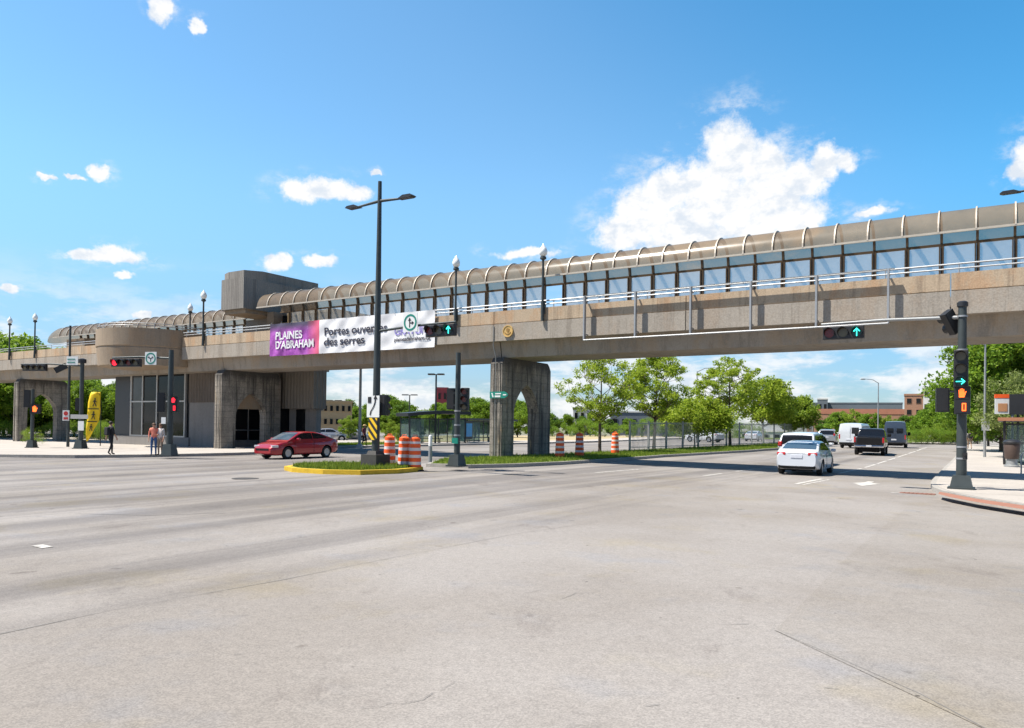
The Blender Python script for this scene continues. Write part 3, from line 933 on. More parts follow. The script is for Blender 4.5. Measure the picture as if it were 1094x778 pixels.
# piers with a pointed arch
def pier(s0, zg, w=0.72, nf=2.8, na=-1.03, nb=1.56, zs=2.3, za=3.82):
    prof = [(-2.2, zg), (-2.2, 5.0), (-2.05, 5.18), (-1.95, 5.32), (nf - .35, 5.32), (nf - .15, 5.15), (nf, 4.9), (nf, zg), (nb, zg), (nb, zs)]
    hf, mid_ = (nb - na) / 2, (na + nb) / 2
    for t in range(1, 8):
        a = t / 8
        prof.append((nb - hf * a ** 1.5, zs + (za - zs) * (1 - (1 - a) ** 1.35)))
    prof.append((mid_, za))
    for t in range(7, 0, -1):
        a = t / 8
        prof.append((na + hf * a ** 1.5, zs + (za - zs) * (1 - (1 - a) ** 1.35)))
    prof += [(na, zs), (na, zg)]
    mb = MB(); mb.prism(prof, 'x', s0, s0 + w)
    # raised ribs of the two column faces
    for n in (-2.2,):
        for q in (0.10, w - 0.10 - .14): mb.rng((s0 + q, n - 0.03, zg), (s0 + q + .14, n + .01, 5.0))
    return bpart(mb, 'pier', M['pier'])
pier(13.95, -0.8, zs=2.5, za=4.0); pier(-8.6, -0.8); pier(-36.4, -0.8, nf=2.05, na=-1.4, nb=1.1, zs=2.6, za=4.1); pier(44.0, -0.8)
mb = MB(); mb.prism([(1.5, 2.72), (1.42, 3.0), (.9, 3.5), (.265, 3.86), (-.37, 3.5), (-.9, 3.0), (-.98, 2.72)], 'x', -8.45, -8.30); bpart(mb, 'arch_infill', M['drum'])
# bearing blocks and downpipe at the middle pier
mb = MB(); mb.rng((14.05, -1.6, 5.325), (14.27, 1.1, 5.40)); bpart(mb, 'bearing_block', M['pier'])
mb = MB(); mb.tube([(14.34, -2.56, 6.9), (14.34, -2.56, 5.9), (14.30, -2.25, 5.3), (14.30, -2.25, 0.1)], 0.022, 8); bpart(mb, 'downpipe', M['pole_grey'], 40)

# rounded balcony by the station
mb = MB()
mb.lathe([(3.05, 5.55), (3.45, 5.62), (3.58, 6.80), (3.55, 6.84), (3.55, 6.90), (3.62, 6.94), (3.62, 8.12), (3.42, 8.12), (3.42, 6.5), (0.05, 6.5)], 64, c=(-15.6, -2.4, 0))
bpart(mb, 'round_balcony', M['drum'], 30)
mb = MB()
ring = [(-15.6 + 3.52 * math.cos(2 * PI * k / 48), -2.4 + 3.52 * math.sin(2 * PI * k / 48)) for k in range(49)]
for z in (8.30, 8.46): mb.tube([(x, y, z) for x, y in ring], 0.03, 6, cap=False)
for k in range(0, 48, 4): mb.tube([(*ring[k], 8.1), (*ring[k], 8.46)], 0.025, 6)
bpart(mb, 'balcony_railing', M['galv'], 40)

# gold plaque on the fascia
ps, pz = S(543, 354, -2.54)
pl = thing('gold_plaque', 'round gilded crest plaque fixed on the fascia above the middle bridge pier', 'plaque', B(ps, -2.53, pz), BROT)
mb = MB(); mb.disc(0, 0, 0.30, -0.05, 0.05, 32); mb.build('disc', M['gold'], pl)
mb = MB()
for k in range(32):
    a, b = 2 * PI * k / 32, 2 * PI * (k + 1) / 32
    mb.plate([(.26 * math.cos(a), .26 * math.sin(a)), (.30 * math.cos(a), .30 * math.sin(a)), (.30 * math.cos(b), .30 * math.sin(b)), (.26 * math.cos(b), .26 * math.sin(b))], -0.075, 0.03)
mb.build('rim', M['gold'], pl)
mb = MB()
mb.plate([(-.09, .12), (0, .16), (.09, .12), (.08, .0), (0, -.06), (-.08, 0)], -0.07, 0.025)
mb.plate([(-.19, -.08), (-.1, -.15), (0, -.17), (.1, -.15), (.19, -.08), (.17, -.04), (.09, -.11), (0, -.13), (-.09, -.11), (-.17, -.04)], -0.07, 0.025)
mb.build('relief', M['gold_dark'], pl)

# lamps on the parapet
def bridge_lamp(label, px, py, n, first=[]):
    s, z = S(px, py, n)
    loc = B(s, n, 6.95)
    if first:
        return copy_thing(first[0], loc, BROT, label)
    t = thing('parapet_lamp', label, 'lamp post', loc, BROT, 'lamp posts along the footbridge')
    mb = MB(); mb.tube([(0, 0, 0), (0, 0, 0.7), (0, 0, 2.9), (0, 0, 3.02)], [0.09, 0.065, 0.055, 0.07], 10)
    mb.build('pole', M['pole'], t, 40)
    mb = MB(); mb.lathe([(0.05, 2.98), (0.16, 3.04), (0.15, 3.14), (0.10, 3.16)], 14); mb.build('collar', M['pole'], t, 40)
    mb = MB(); mb.lathe([(0.10, 3.16), (0.19, 3.28), (0.21, 3.42), (0.15, 3.58), (0.06, 3.70), (0.015, 3.80)], 14); mb.build('globe', M['lamp_glass'], t, 60)
    mb = MB(); mb.rng((-.1, 0.0, .35), (.1, .09, .95)); mb.build('bracket', M['pole'], t)
    first.append(t)
    return t
bridge_lamp('opal lamp on the bridge parapet, nearest the middle pier on its right', 580, 300, -2.62)
bridge_lamp('opal lamp on the bridge parapet just right of the white banner', 487, 310, -2.62)
bridge_lamp('opal lamp on the bridge where the round balcony meets the parapet', 217, 350, -2.62)
bridge_lamp('farther opal lamp behind the round balcony, beside the dark canopy', 203, 350, 0.4)
bridge_lamp('opal lamp on the left ramp parapet, second from the photo edge', 37, 370, -2.62)
bridge_lamp('opal lamp on the left ramp parapet, at the photo edge', 10, 370, -2.62)

# ------------------------------------------------------------------ banner
b0, b1 = S(289, 363, -2.58)[0], S(465, 352, -2.58)[0]
zt = (S(289, 345, -2.58)[1] + S(465, 333.5, -2.58)[1]) / 2
zb = (S(289, 381, -2.58)[1] + S(465, 371, -2.58)[1]) / 2
BW, BH = b1 - b0, zt - zb
ban = thing('event_banner', 'long white and violet event banner hung on the footbridge parapet', 'banner', B(b0, -2.60, (zt + zb) / 2), BROT)
rnd = random.Random(8)
def banner_z(x, z): return -0.03 - 0.03 * math.sin(x * 2.6 + z * 2.3) * math.cos(z * 2.9 + x * .9) - 0.018 * math.sin(4 * x - 5 * z + math.sin(x)) 
mb = MB()
nx, nz = 200, 30
vs = [(BW * i / nx, banner_z(BW * i / nx, BH * (j / nz - .5)), BH * (j / nz - .5)) for j in range(nz + 1) for i in range(nx + 1)]
ff = lambda px: (S(px, 363 - (px - 289) * .0625, -2.6)[0] - b0)
XA = ff(341)
for j in range(nz):
    for i in range(nx):
        a = j * (nx + 1) + i
        mb.f.append((a, a + 1, a + nx + 2, a + nx + 1)); mb.m.append(1 if vs[a][0] + 0.01 < XA else 0)
mb.v = vs
o = mb.build('sheet', [M['banner'], M['banner_art']], ban, 60)
rx = (R(90), 0, 0)
mb = MB()
for k in range(15):
    for z_ in (BH / 2 - .03, -BH / 2 + .03): mb.tube([(.05 + (BW - .1) * k / 14, -.04, z_), (.05 + (BW - .1) * k / 14, .06, z_ + (.14 if z_ > 0 else -.14))], .012, 5)
mb.build('tie_cord', M['galv'], ban)
def btext(body, x, z, size, m, width, bold=0.0):
    o_ = text_mesh('lettering', body, size, m, ban, (x, -0.035, z), rx, width, bold, 0.003)
    for v_ in o_.data.vertices: v_.co.z -= banner_z(x + v_.co.x, z + v_.co.y)      # the print follows the folds
    return o_
def bt2(body, x0, x1, z, size, m, bold): btext(body, ff(x0), z, size, m, ff(x1) - ff(x0), bold)
bt2('PLAINES', 295.5, 323, 0.02, 0.66, M['banner'], 0.018)
bt2("D'ABRAHAM", 295.5, 336, -0.56, 0.66, M['banner'], 0.018)
bt2('Portes ouvertes', 347.5, 414, 0.05, 0.66, M['ink'], 0.012)
bt2('des serres', 347.5, 390.5, -0.56, 0.66, M['ink'], 0.012)
bt2('GRATUIT', 422, 458, -0.22, 0.60, M['ink_violet'], 0.008)
bt2('plainesdabraham.ca', 422, 460, -0.56, 0.28, M['ink'], 0.006)

# ------------------------------------------------------------------ station building under and beside the bridge
st = thing('station_building', 'brutalist concrete station with ribbed tower and tall dark windows under the bridge', 'station', O0, BROT)
def spart(mb, name, m, smooth=None): return mb.build(name, m, st, smooth)
mb = MB()
arcp = [(-6.25, 4.7), (-6.25, -0.3)] + [(-6.95, -1.3)] + [(-8.6, -1.3), (-9.4, -1.0), (-9.8, 0.0), (-9.8, 4.7)]
mb.prism(arcp, 'z', 9.5, 12.1)
spart(mb, 'tower_upper_block', M['board_conc'])
mb = MB()
mb.prism([(-5.8, 4.2), (-5.8, -2.2), (-8.1, -2.2), (-8.35, -1.9), (-8.35, 4.2)], 'z', 9.32, 11.35)
spart(mb, 'tower_lower_block', M['board_conc'])
mb = MB(); mb.prism([(-5.95, 4), (-5.95, -1.9), (-8.1, -1.9), (-8.1, 4)], 'z', 9.05, 9.32); spart(mb, 'tower_soffit', M['drum'])
mb = MB(); mb.rng((-9.2, 0.7, 6.4), (-6.0, 4.5, 9.06)); spart(mb, 'tower_shaft', M['smooth_conc'])
mb = MB(); mb.rng((-5.9, -0.2, 6.4), (-5.2, 0.6, 9.3)); spart(mb, 'corner_column', M['drum'])
# dark lobby behind the gallery windows
mb = MB(); mb.rng((-5.9, 0.62, 6.4), (-0.35, 4.4, 9.28)); spart(mb, 'gallery_wall', M['rib_conc'])
mb = MB(); mb.rng((-5.6, 0.56, 6.6), (-0.6, 0.60, 9.1)); spart(mb, 'gallery_window', M['dark_glass'])
mb = MB()
for k in range(6): mb.rng((-5.6 + k * 1.0 - .03, .50, 6.4), (-5.6 + k * 1.0 + .03, .58, 9.25))
mb.rng((-5.62, .49, 8.55), (-.58, .57, 8.63)); mb.rng((-5.62, .49, 6.95), (-.58, .57, 7.0))
spart(mb, 'gallery_frame', mat('ochre_frame', (0.32, 0.23, 0.12), 0.6, 0.2, var=0.2))
# walls below the deck
mb = MB(); mb.rng((-13.8, 3.2, 2.85), (-4.9, 4.4, 5.9)); mb.rng((-13.8, 4.41, 2.85), (-10.0, 9.0, 5.9)); spart(mb, 'upper_wall', M['rib_conc'])
mb = MB(); mb.rng((-13.6, 3.9, -0.6), (-5.35, 4.35, 2.85)); mb.rng((-13.6, 4.36, -0.6), (-10.2, 8.8, 2.85)); spart(mb, 'lower_wall', M['smooth_conc'])
mb = MB(); mb.rng((-7.4, 3.84, -0.2), (-6.5, 3.90, 2.8)); spart(mb, 'door', M['dark_glass'])
mb = MB(); mb.rng((-10.85, 3.80, -.3), (-8.2, 3.90, 2.84)); spart(mb, 'lobby_window', M['dark_glass'])
mb = MB(); mb.rng((-10.89, -.2, 0.5), (-10.86, 3.7, 3.0)); spart(mb, 'lobby_window', M['dark_glass'])
mb = MB()
for k in range(4): mb.rng((-10.85, -.2 + k * 1.25, .5), (-10.82, -.14 + k * 1.25, 3.0))
mb.rng((-10.85, -.2, 1.2), (-10.82, 3.7, 1.25))
spart(mb, 'lobby_frame', M['alu'])
# window bay
wn = -0.5
mb = MB(); mb.prism([(-24.2, wn), (-13.9, wn), (-13.9, 8), (-26.6, 8), (-25.6, 1.6)], 'z', -0.6, 0.62); spart(mb, 'bay_base', M['smooth_conc'])
mb = MB(); mb.prism([(-24.0, wn + .25), (-14.1, wn + .25), (-14.1, 7.8), (-26.3, 7.8), (-25.3, 1.7)], 'z', 0.62, 6.1); spart(mb, 'bay_core', M['black'])
mb = MB(); mb.rng((-14.0, wn + .1, -0.6), (-10.9, 3.9, 3.2)); spart(mb, 'side_wall', M['smooth_conc'])
mb = MB(); mb.rng((-14.0, wn + .02, 3.2), (-10.7, 3.9, 5.9)); spart(mb, 'side_wall_upper', M['rib_dark'])
xsw = [S(px, 430, wn)[0] for px in (139.5, 151.5, 166.8, 181.5, 196.8)]
zc_ = 3.3
for i, (a, b) in enumerate(zip(xsw[:-1], xsw[1:])):
    for z0, z1 in ((0.7, zc_ - .05), (zc_ + .05, 5.75)):
        mb = MB(); mb.rng((a + .06, wn + .10, z0), (b - .06, wn + .14, z1))
        spart(mb, 'window_pane', M['grey_glass'] if i == 0 else M['dark_glass'])
mb = MB()
for x in xsw: mb.rng((x - .06, wn + .02, .62), (x + .06, wn + .20, 5.85))
mb.rng((xsw[0] - .06, wn + .03, zc_ - .05), (xsw[-1] + .06, wn + .19, zc_ + .05))
mb.rng((xsw[0] - .06, wn + .03, .62), (xsw[-1] + .06, wn + .19, .72)); mb.rng((xsw[0] - .06, wn + .03, 5.75), (xsw[-1] + .06, wn + .19, 5.86))
spart(mb, 'window_frame', M['alu'])
ang = math.atan2(1.6 - wn, -25.6 + 24.2)
c0 = Vector((xsw[0] - .1, wn + .06, 0)); c1 = Vector((-25.5, 1.65, 0))
mb = MB()
mb.add([(c0.x, c0.y, .62), (c1.x, c1.y, .62), (c1.x, c1.y, 5.8), (c0.x, c0.y, 5.8), (c0.x + .15, c0.y + .1, .62), (c1.x + .15, c1.y + .1, .62), (c1.x + .15, c1.y + .1, 5.8), (c0.x + .15, c0.y + .1, 5.8)],
       [(0, 1, 2, 3), (4, 7, 6, 5), (0, 3, 7, 4), (1, 5, 6, 2), (0, 4, 5, 1), (3, 2, 6, 7)])
spart(mb, 'angled_window', M['grey_glass'])
mb = MB()
for z_ in (.66, 3.3, 5.76): mb.tube([(c0.x, c0.y, z_), (c1.x, c1.y, z_)], .05, 4)
for q_ in (0, .5, 1): c_q = c0.lerp(c1, q_); mb.tube([(c_q.x, c_q.y, .62), (c_q.x, c_q.y, 5.8)], .05, 4)
spart(mb, 'angled_frame', M['alu'])
mb = MB(); mb.rng((-26, wn - .1, 5.86), (-8.4, 8, 6.10)); spart(mb, 'bay_lintel', M['girder'])
# ticket hall beside the dark canopy
mb = MB(); mb.rng((-34.5, 1.2, 6.4), (-31.5, 4.5, 9.0)); spart(mb, 'kiosk', M['drum'])

# ------------------------------------------------------------------ signals
def head(parent, nl, loc, rz=0.0, horiz=False, lens=None, lamp=0.30, visor=True, back=False):
    """a signal head whose lamps face -y; lens: material key per lamp, or ('arrow', dir)"""
    L = lamp * 1.12 * nl
    w = lamp * 1.12
    mb = MB()
    if horiz: mb.box((0, 0, 0), (L, 0.22, w))
    else: mb.box((0, 0, 0), (w, 0.22, L))
    h = mb.build('signal_head', M['black_plastic'], parent)
    bv = h.modifiers.new('b', 'BEVEL'); bv.width = 0.02; bv.segments = 2
    h.location = loc; h.rotation_euler = (0, 0, rz)
    for i in range(nl):
        q = (i - (nl - 1) / 2) * w
        cx, cz = (q, 0) if horiz else (0, -q)
        key = lens[i] if lens else 'lens_off'
        if isinstance(key, tuple):
            mb = MB(); mb.disc(cx, cz, lamp * .40, -0.125, 0.015, 20, 0)
            d = key[1]
            A = [(-.32, -.028), (.20, -.028), (.02, -.19), (.06, -.235), (.31, 0), (.06, .235), (.02, .19), (.20, .028), (-.32, .028)]
            pts = []
            for x, z in A:
                x, z = x * lamp * 1.15, z * lamp * 1.15
                if d == 'up': x, z = -z, x
                pts.append((cx + x, cz + z))
            mb.plate(pts, -0.140, 0.014, 1)
            mb.build('lens', [M['lens_teal'], M['lit_green']], h)
        else:
            mb = MB(); mb.disc(cx, cz, lamp * .40, -0.125, 0.015, 20); mb.build('lens', M[key], h)
        if visor:
            mb = MB(); seg = 12; r = lamp * .43
            vs, fs = [], []
            for k in range(seg + 1):
                a = -0.35 + (PI + 0.7) * k / seg
                dep = 0.24 * (0.45 + 0.55 * max(0, math.sin(a)))
                for rr in (r, r + .012):
                    vs.append((cx + rr * math.cos(a), -0.11, cz + rr * math.sin(a)))
                    vs.append((cx + rr * math.cos(a), -0.11 - dep, cz + rr * math.sin(a)))
            for k in range(seg):
                o = 4 * k
                fs += [(o, o + 1, o + 5, o + 4), (o + 2, o + 6, o + 7, o + 3), (o + 1, o + 3, o + 7, o + 5), (o, o + 4, o + 6, o + 2)]
            mb.add(vs, fs); mb.build('visor', M['black_plastic'], h)
    return h

def hand_pts(s):
    return [(-.28 * s, -.45 * s), (.20 * s, -.45 * s), (.30 * s, -.1 * s), (.40 * s, .16 * s), (.32 * s, .2 * s), (.2 * s, .02 * s), (.18 * s, .40 * s), (.08 * s, .42 * s), (.06 * s, .1 * s), (.03 * s, .48 * s), (-.07 * s, .48 * s),
            (-.08 * s, .1 * s), (-.11 * s, .45 * s), (-.2 * s, .43 * s), (-.19 * s, .06 * s), (-.24 * s, .34 * s), (-.32 * s, .32 * s)]

def ped_head(parent, loc, rz, top='hand', digits=None, lit='lit_orange', size=0.42):
    n = 2 if digits else 1
    mb = MB(); mb.box((0, 0, 0), (size, 0.2, size * n))
    h = mb.build('pedestrian_signal', M['black_plastic'], parent); h.location = loc; h.rotation_euler = (0, 0, rz)
    z0 = size / 2 if digits else 0
    mb = MB(); mb.box((0, -.105, z0), (size * .84, .012, size * .84))
    if top == 'hand': mb.plate([(x, z + z0) for x, z in hand_pts(size * .68)], -0.124, 0.012, 1)
    else: mb.disc(0, z0, size * .34, -0.124, 0.012, 18, 1)
    mb.build('lens', [M['sign_black'], M[lit]], h)
    if digits:
        mb = MB(); mb.box((0, -.105, -z0), (size * .84, .012, size * .84))
        for dx in ([0.09] if len(digits) == 1 else [-.09, .09]):
            a, b, t = .055, .12, .032
            for x0, x1, zz0, zz1 in ((-a, a, b - t, b), (-a, a, -b, -b + t), (-a, -a + t, -b + t + .002, b - t - .002), (a - t, a, -b + t + .002, b - t - .002)):
                mb.plate([(dx - .04 + x0, -z0 + zz0), (dx - .04 + x1, -z0 + zz0), (dx - .04 + x1, -z0 + zz1), (dx - .04 + x0, -z0 + zz1)], -0.124, 0.012, 1)
        mb.build('countdown', [M['sign_black'], M[lit]], h)
    mb = MB(); mb.box((0, -.16, size * n / 2 - .01), (size, .14, .015)); mb.build('visor', M['black_plastic'], h)
    return h

def back_box(parent, loc, rz, w, h, name='signal_head'):
    """a head seen from behind: a ribbed dark housing with its visors pointing away"""
    mb = MB(); mb.box((0, 0, 0), (w, .22, h)); mb.box((0, -.115, 0), (w * .8, .02, h * .9))
    o = mb.build(name, M['black_plastic'], parent); o.location = loc; o.rotation_euler = (0, 0, rz)
    n = max(1, round(h / w))
    for i in range(n):
        z = (i - (n - 1) / 2) * h / n
        mb = MB(); mb.tube([(0, .11, z), (0, .32, z - .03)], w * .40, 12); mb.build('visor', M['black_plastic'], o)
    return o

def pole_part(t, pts, r, m='pole', seg=12, name='pole'):
    mb = MB(); mb.tube(pts, r, seg); return mb.build(name, M[m], t, 40)

def base_part(t, w, h, m='pole', taper=0.72):
    mb = MB(); mb.box((0, 0, h / 2), (w, w, h), taper=taper); mb.box((0, 0, .03), (w * 1.15, w * 1.15, .06))
    return mb.build('base', M[m], t)

def sign_circle(parent, loc, rz, size, kind):
    """white square plate with a green ring and a dark arrow mark"""
    mb = MB(); mb.box((0, 0, 0), (size, .02, size))
    o = mb.build('sign_plate', M['sign_white'], parent); o.location = loc; o.rotation_euler = (0, 0, rz)
    mb = MB(); ri, ro = size * .34, size * .44
    for k in range(28):
        a, b = 2 * PI * k / 28, 2 * PI * (k + 1) / 28
        mb.plate([(ri * math.cos(a), ri * math.sin(a)), (ro * math.cos(a), ro * math.sin(a)), (ro * math.cos(b), ro * math.sin(b)), (ri * math.cos(b), ri * math.sin(b))], -0.018, 0.006, 0)
    s = size
    if kind == 'straight_right':
        mb.plate([(-.07 * s, -.26 * s), (-.01 * s, -.26 * s), (-.01 * s, .12 * s), (-.07 * s, .12 * s)], -0.018, .006, 1)
        mb.plate([(-.15 * s, .10 * s), (.07 * s, .10 * s), (-.04 * s, .27 * s)], -0.0185, .006, 1)
        mb.plate([(-.008 * s, -.06 * s), (.12 * s, -.06 * s), (.12 * s, 0), (-.008 * s, 0)], -0.018, .006, 1)
        mb.plate([(.11 * s, -.13 * s), (.26 * s, -.03 * s), (.11 * s, .07 * s)], -0.0185, .006, 1)
    else:
        mb.plate([(-.03 * s, -.25 * s), (.03 * s, -.25 * s), (.03 * s, 0), (-.03 * s, 0)], -0.018, .006, 1)
        for q in (-1, 1):
            mb.plate([(q * .03 * s, -.06 * s), (q * .14 * s, .04 * s), (q * .14 * s, .1 * s), (0, 0)], -0.0185, .006, 1)
            mb.plate([(q * .10 * s, .0 * s), (q * .27 * s, .08 * s), (q * .12 * s, .16 * s)], -0.019, .006, 1)
    mb.build('emblem', [M['sign_green'], M['sign_black']], o)
    return o

# --- signal mast on the right corner
p = G(1027, 522.5, 0.15)
t = thing('traffic_signal', 'dark signal mast on the right corner with green right arrow and orange countdown', 'traffic signal', p, BROT)
H = 5.65
base_part(t, .62, .42); pole_part(t, [(0, 0, .38), (0, 0, 2.6), (0, 0, H)], [.145, .13, .115])
mb = MB(); mb.lathe([(.13, H - .12), (.15, H - .1), (.15, H + .02), (.10, H + .06)], 12); mb.build('cap', M['black'], t, 40)
ztop = lambda px, py: P(px, py, p.y).z - p.z
za = ztop(1027, 339)
pole_part(t, [(-.1, 0, za), (-2.2, 0, za + .05), (-4.05, 0, za + .02)], [.06, .05, .04], name='mast_arm', m='pole_grey')
head(t, 3, (-3.35, -.06, za - .30), 0, True, ['lens_red_off', 'lens_off', ('arrow', 'up')], .37)
head(t, 3, (-.02, -.26, ztop(1026, 395)), 0, False, ['lens_off', 'lens_off', ('arrow', 'right')], .34)
ped_head(t, (.02, -.27, ztop(1026, 428)), 0, 'hand', '0')
back_box(t, (-.52, .1, ztop(1009, 427)), R(10), .36, .74, 'pedestrian_signal')
hb = back_box(t, (-.30, .1, ztop(1017, 343)), R(48), .36, .72)
hb.rotation_euler = (R(0), R(-35), R(48))
mb = MB(); mb.box((-.25, .05, ztop(1009, 418)), (.5, .05, .05)); mb.box((-.2, .03, ztop(1017, 340)), (.36, .06, .06)); mb.build('bracket', M['black'], t)
mb = MB(); mb.box((.10, -.12, ztop(1028, 487)), (.12, .1, .2)); mb.lathe([(.03, 0), (.03, .02)], 10, (.1, -.18, ztop(1028, 487))); mb.build('push_button', M['black_plastic'], t)
mb = MB()
for z in (.9, 1.25, za, 4.2): mb.lathe([(.15, z), (.15, z + .05)], 12)
mb.build('band', M['galv'], t, 40)

# --- signal post on the tip of the reservation
p = G(488, 498.5, 0.15)
ztop = lambda px, py: P(px, py, p.y).z - p.z
t = thing('traffic_signal', 'thin dark signal post on the grass tip, left of the middle bridge pier', 'traffic signal', p, BROT)
base_part(t, .55, .48); pole_part(t, [(0, 0, .4), (0, 0, 2), (0, 0, ztop(489, 377))], [.125, .11, .10])
back_box(t, (-.36, .05, ztop(480, 426)), R(20), .32, .85)
back_box(t, (-.20, .3, ztop(486, 427)), R(-30), .3, .85)
head(t, 3, (.40, -.05, ztop(498, 427)), R(15), False, ['lens_red_off', 'lens_red_off', 'lens_off'], .27)
mb = MB(); mb.box((0, 0, ztop(489, 420)), (.8, .05, .05)); mb.box((0, 0, ztop(489, 433)), (.8, .05, .05)); mb.build('bracket', M['black'], t)
mb = MB()
for py in (455, 466, 440): mb.lathe([(.13, ztop(489, py)), (.13, ztop(489, py) + .06)], 12)
mb.build('band', M['galv'], t, 40)
mb = MB(); mb.rng((-.14, -.16, ztop(489, 474)), (.14, -.11, ztop(489, 468))); mb.build('notice', M['sign_green'], t)

# --- signal mast by the station windows
p = G(181, 487.2, 0.15)
ztop = lambda px, py: P(px, py, p.y).z - p.z
t = thing('traffic_signal', 'signal mast by the tall station windows, red lamp lit on its long arm', 'traffic signal', p, R(-12))
base_part(t, .6, .6); pole_part(t, [(0, 0, .5), (0, 0, 3), (0, 0, ztop(182.5, 374))], [.16, .14, .12])
za = ztop(182, 383)
pole_part(t, [(0, 0, za), (-1.8, 0, za + .08), (-3.45, 0, za + .05)], [.06, .05, .045], name='mast_arm')
head(t, 4, (-2.55, -.06, za - .22), 0, True, ['lit_red', 'lens_off', 'lens_red_off', 'lens_off'], .37)
sign_circle(t, (-1.12, -.09, za), 0, .66, 'heart')
back_box(t, (-.52, 0, ztop(173, 430)), R(25), .36, 1.0)
ped_head(t, (.30, -.1, ztop(187, 432)), R(10), 'hand', '0', 'lit_red', .40)
mb = MB(); mb.box((-.3, 0, ztop(175, 424)), (.6, .05, .05)); mb.build('bracket', M['black'], t)
mb = MB(); mb.rng((-.35, -.22, ztop(180, 453)), (-.1, -.19, ztop(180, 446))); mb.build('notice', M['sign_white'], t)

# --- signal mast left, beside the yellow flag
p = G(86, 479.5, 0.15)
ztop = lambda px, py: P(px, py, p.y).z - p.z
t = thing('traffic_signal', 'signal mast left of the yellow flag, four dull lamps on its long arm', 'traffic signal', p, R(-8))
base_part(t, .6, .55); pole_part(t, [(0, 0, .4), (0, 0, 3), (0, 0, ztop(87, 385))], [.15, .13, .12])
mb = MB(); mb.lathe([(.14, ztop(87, 388)), (.24, ztop(87, 388)), (.24, ztop(87, 384)), (.1, ztop(87, 383))], 12); mb.build('cap', M['black'], t, 40)
za = ztop(87, 391)
pole_part(t, [(0, 0, za), (-2.4, 0, za + .12), (-4.35, 0, za + .10)], [.06, .05, .045], name='mast_arm')
head(t, 4, (-3.3, -.06, za - .14), 0, True, ['lens_off'] * 4, .37)
hb = back_box(t, (-1.5, 0, za - .15), R(60), .36, .75); hb.rotation_euler = (0, R(60), R(30))
mb = MB(); mb.rng((-1.05, -.08, za + .05), (-.25, -.05, za + .60)); mb.build('street_name_plate', M['sign_white'], t)
mb = MB()
for z in (.22, .42):
    mb = MB(); mb.rng((-.98, -.095, za + z - .025), (-.45, -.082, za + z + .03)); mb.build('text_line', M['sign_green'], t)
back_box(t, (-.2, 0, ztop(84, 432)), R(30), .36, .8)
mb = MB(); mb.rng((-.60, -.2, ztop(84, 447.5)), (.62, -.17, ztop(84, 443))); mb.build('direction_sign', M['alu'], t)
mb = MB(); mb.rng((-.05, -.21, ztop(86, 460)), (.35, -.18, ztop(86, 450))); mb.build('notice', M['sign_white'], t)

# --- small signal post at far left with a planter
p = G(34, 478.5, 0.15)
ztop = lambda px, py: P(px, py, p.y).z - p.z
t = thing('traffic_signal', 'short signal post at far left, lit orange hand, standing behind a shrub', 'traffic signal', p, R(-5))
base_part(t, .5, .5); pole_part(t, [(0, 0, .4), (0, 0, ztop(34, 416))], [.11, .10])
back_box(t, (-.38, 0, ztop(28, 426)), R(25), .38, 1.15)
ped_head(t, (.28, -.1, ztop(38, 437)), R(12), 'hand', None, 'lit_orange', .62)

# --- tall cross-armed street light with signal arm, in the island
p = G(401, 499.0, 0.165)
ztop = lambda px, py: P(px, py, p.y).z - p.z
def cross_light(name, label, p, H, za, with_signal):
    t = thing(name, label, 'street light', p, BROT, 'cross-armed street lights')
    mb = MB(); mb.box((0, 0, .24), (.78, .78, .48)); mb.box((0, 0, .55), (.5, .5, .14), taper=.8); mb.build('base', M['iron'], t)
    pole_part(t, [(0, 0, .5), (0, 0, 4), (0, 0, H)], [.155, .135, .075])
    pole_part(t, [(-1.15, 0, za - .03), (0, 0, za + .04), (1.15, 0, za - .03)], [.04, .06, .04], name='cross_arm')
    for q in (-1, 1):
        mb = MB(); mb.prism([(q * 1.0, -.05), (q * 1.25, .06), (q * 1.62, .05), (q * 1.72, -.02), (q * 1.6, -.06)], 'y', -.14, .14)
        o = mb.build('luminaire', M['black'], t); o.location = (0, 0, za)
    return t
H = ztop(405, 194); za = ztop(405, 216)
t = cross_light('street_light', 'tall cross-armed street light on the yellow kerbed island', p, H, za, True)
zs = ztop(402, 354)
pole_part(t, [(.05, 0, zs), (1.8, 0, zs + .10), (3.75, 0, zs + .13)], [.05, .045, .04], name='mast_arm')
sign_circle(t, (1.72, -.10, zs + .22), 0, .70, 'straight_right')
head(t, 3, (3.15, -.08, zs - .16), 0, True, ['lens_red_off', 'lens_off', ('arrow', 'up')], .38)
mb = MB(); mb.rng((-.30, -.20, ztop(399, 446)), (.33, -.17, ztop(399, 423))); o = mb.build('keep_right_sign', M['sign_white'], t)
zl = ztop(399, 446)
mb = MB()
mb.plate([(-.24, zl + .55), (-.08, zl + .55), (-.08, zl + .78), (-.24, zl + .78)], -.215, .012)
pth = [(-.12, zl + .08), (-.09, zl + .22), (.06, zl + .42), (.12, zl + .56), (.14, zl + .72)]
for a, b in zip(pth[:-1], pth[1:]):
    mb.add([(a[0] - .025, -.215, a[1]), (a[0] + .03, -.215, a[1]), (b[0] + .03, -.215, b[1]), (b[0] - .025, -.215, b[1])], [(0, 1, 2, 3)])
mb.plate([(.05, zl + .70), (.235, zl + .70), (.145, zl + .86)], -.216, .012)
mb.build('arrow_mark', M['sign_black'], t)
mb = MB(); mb.rng((-.20, -.20, ztop(399, 470)), (.22, -.17, ztop(399, 446.6))); o = mb.build('hazard_board', M['hazard'], t)
back_box(t, (.32, .05, ztop(409, 433)), R(10), .30, .78)
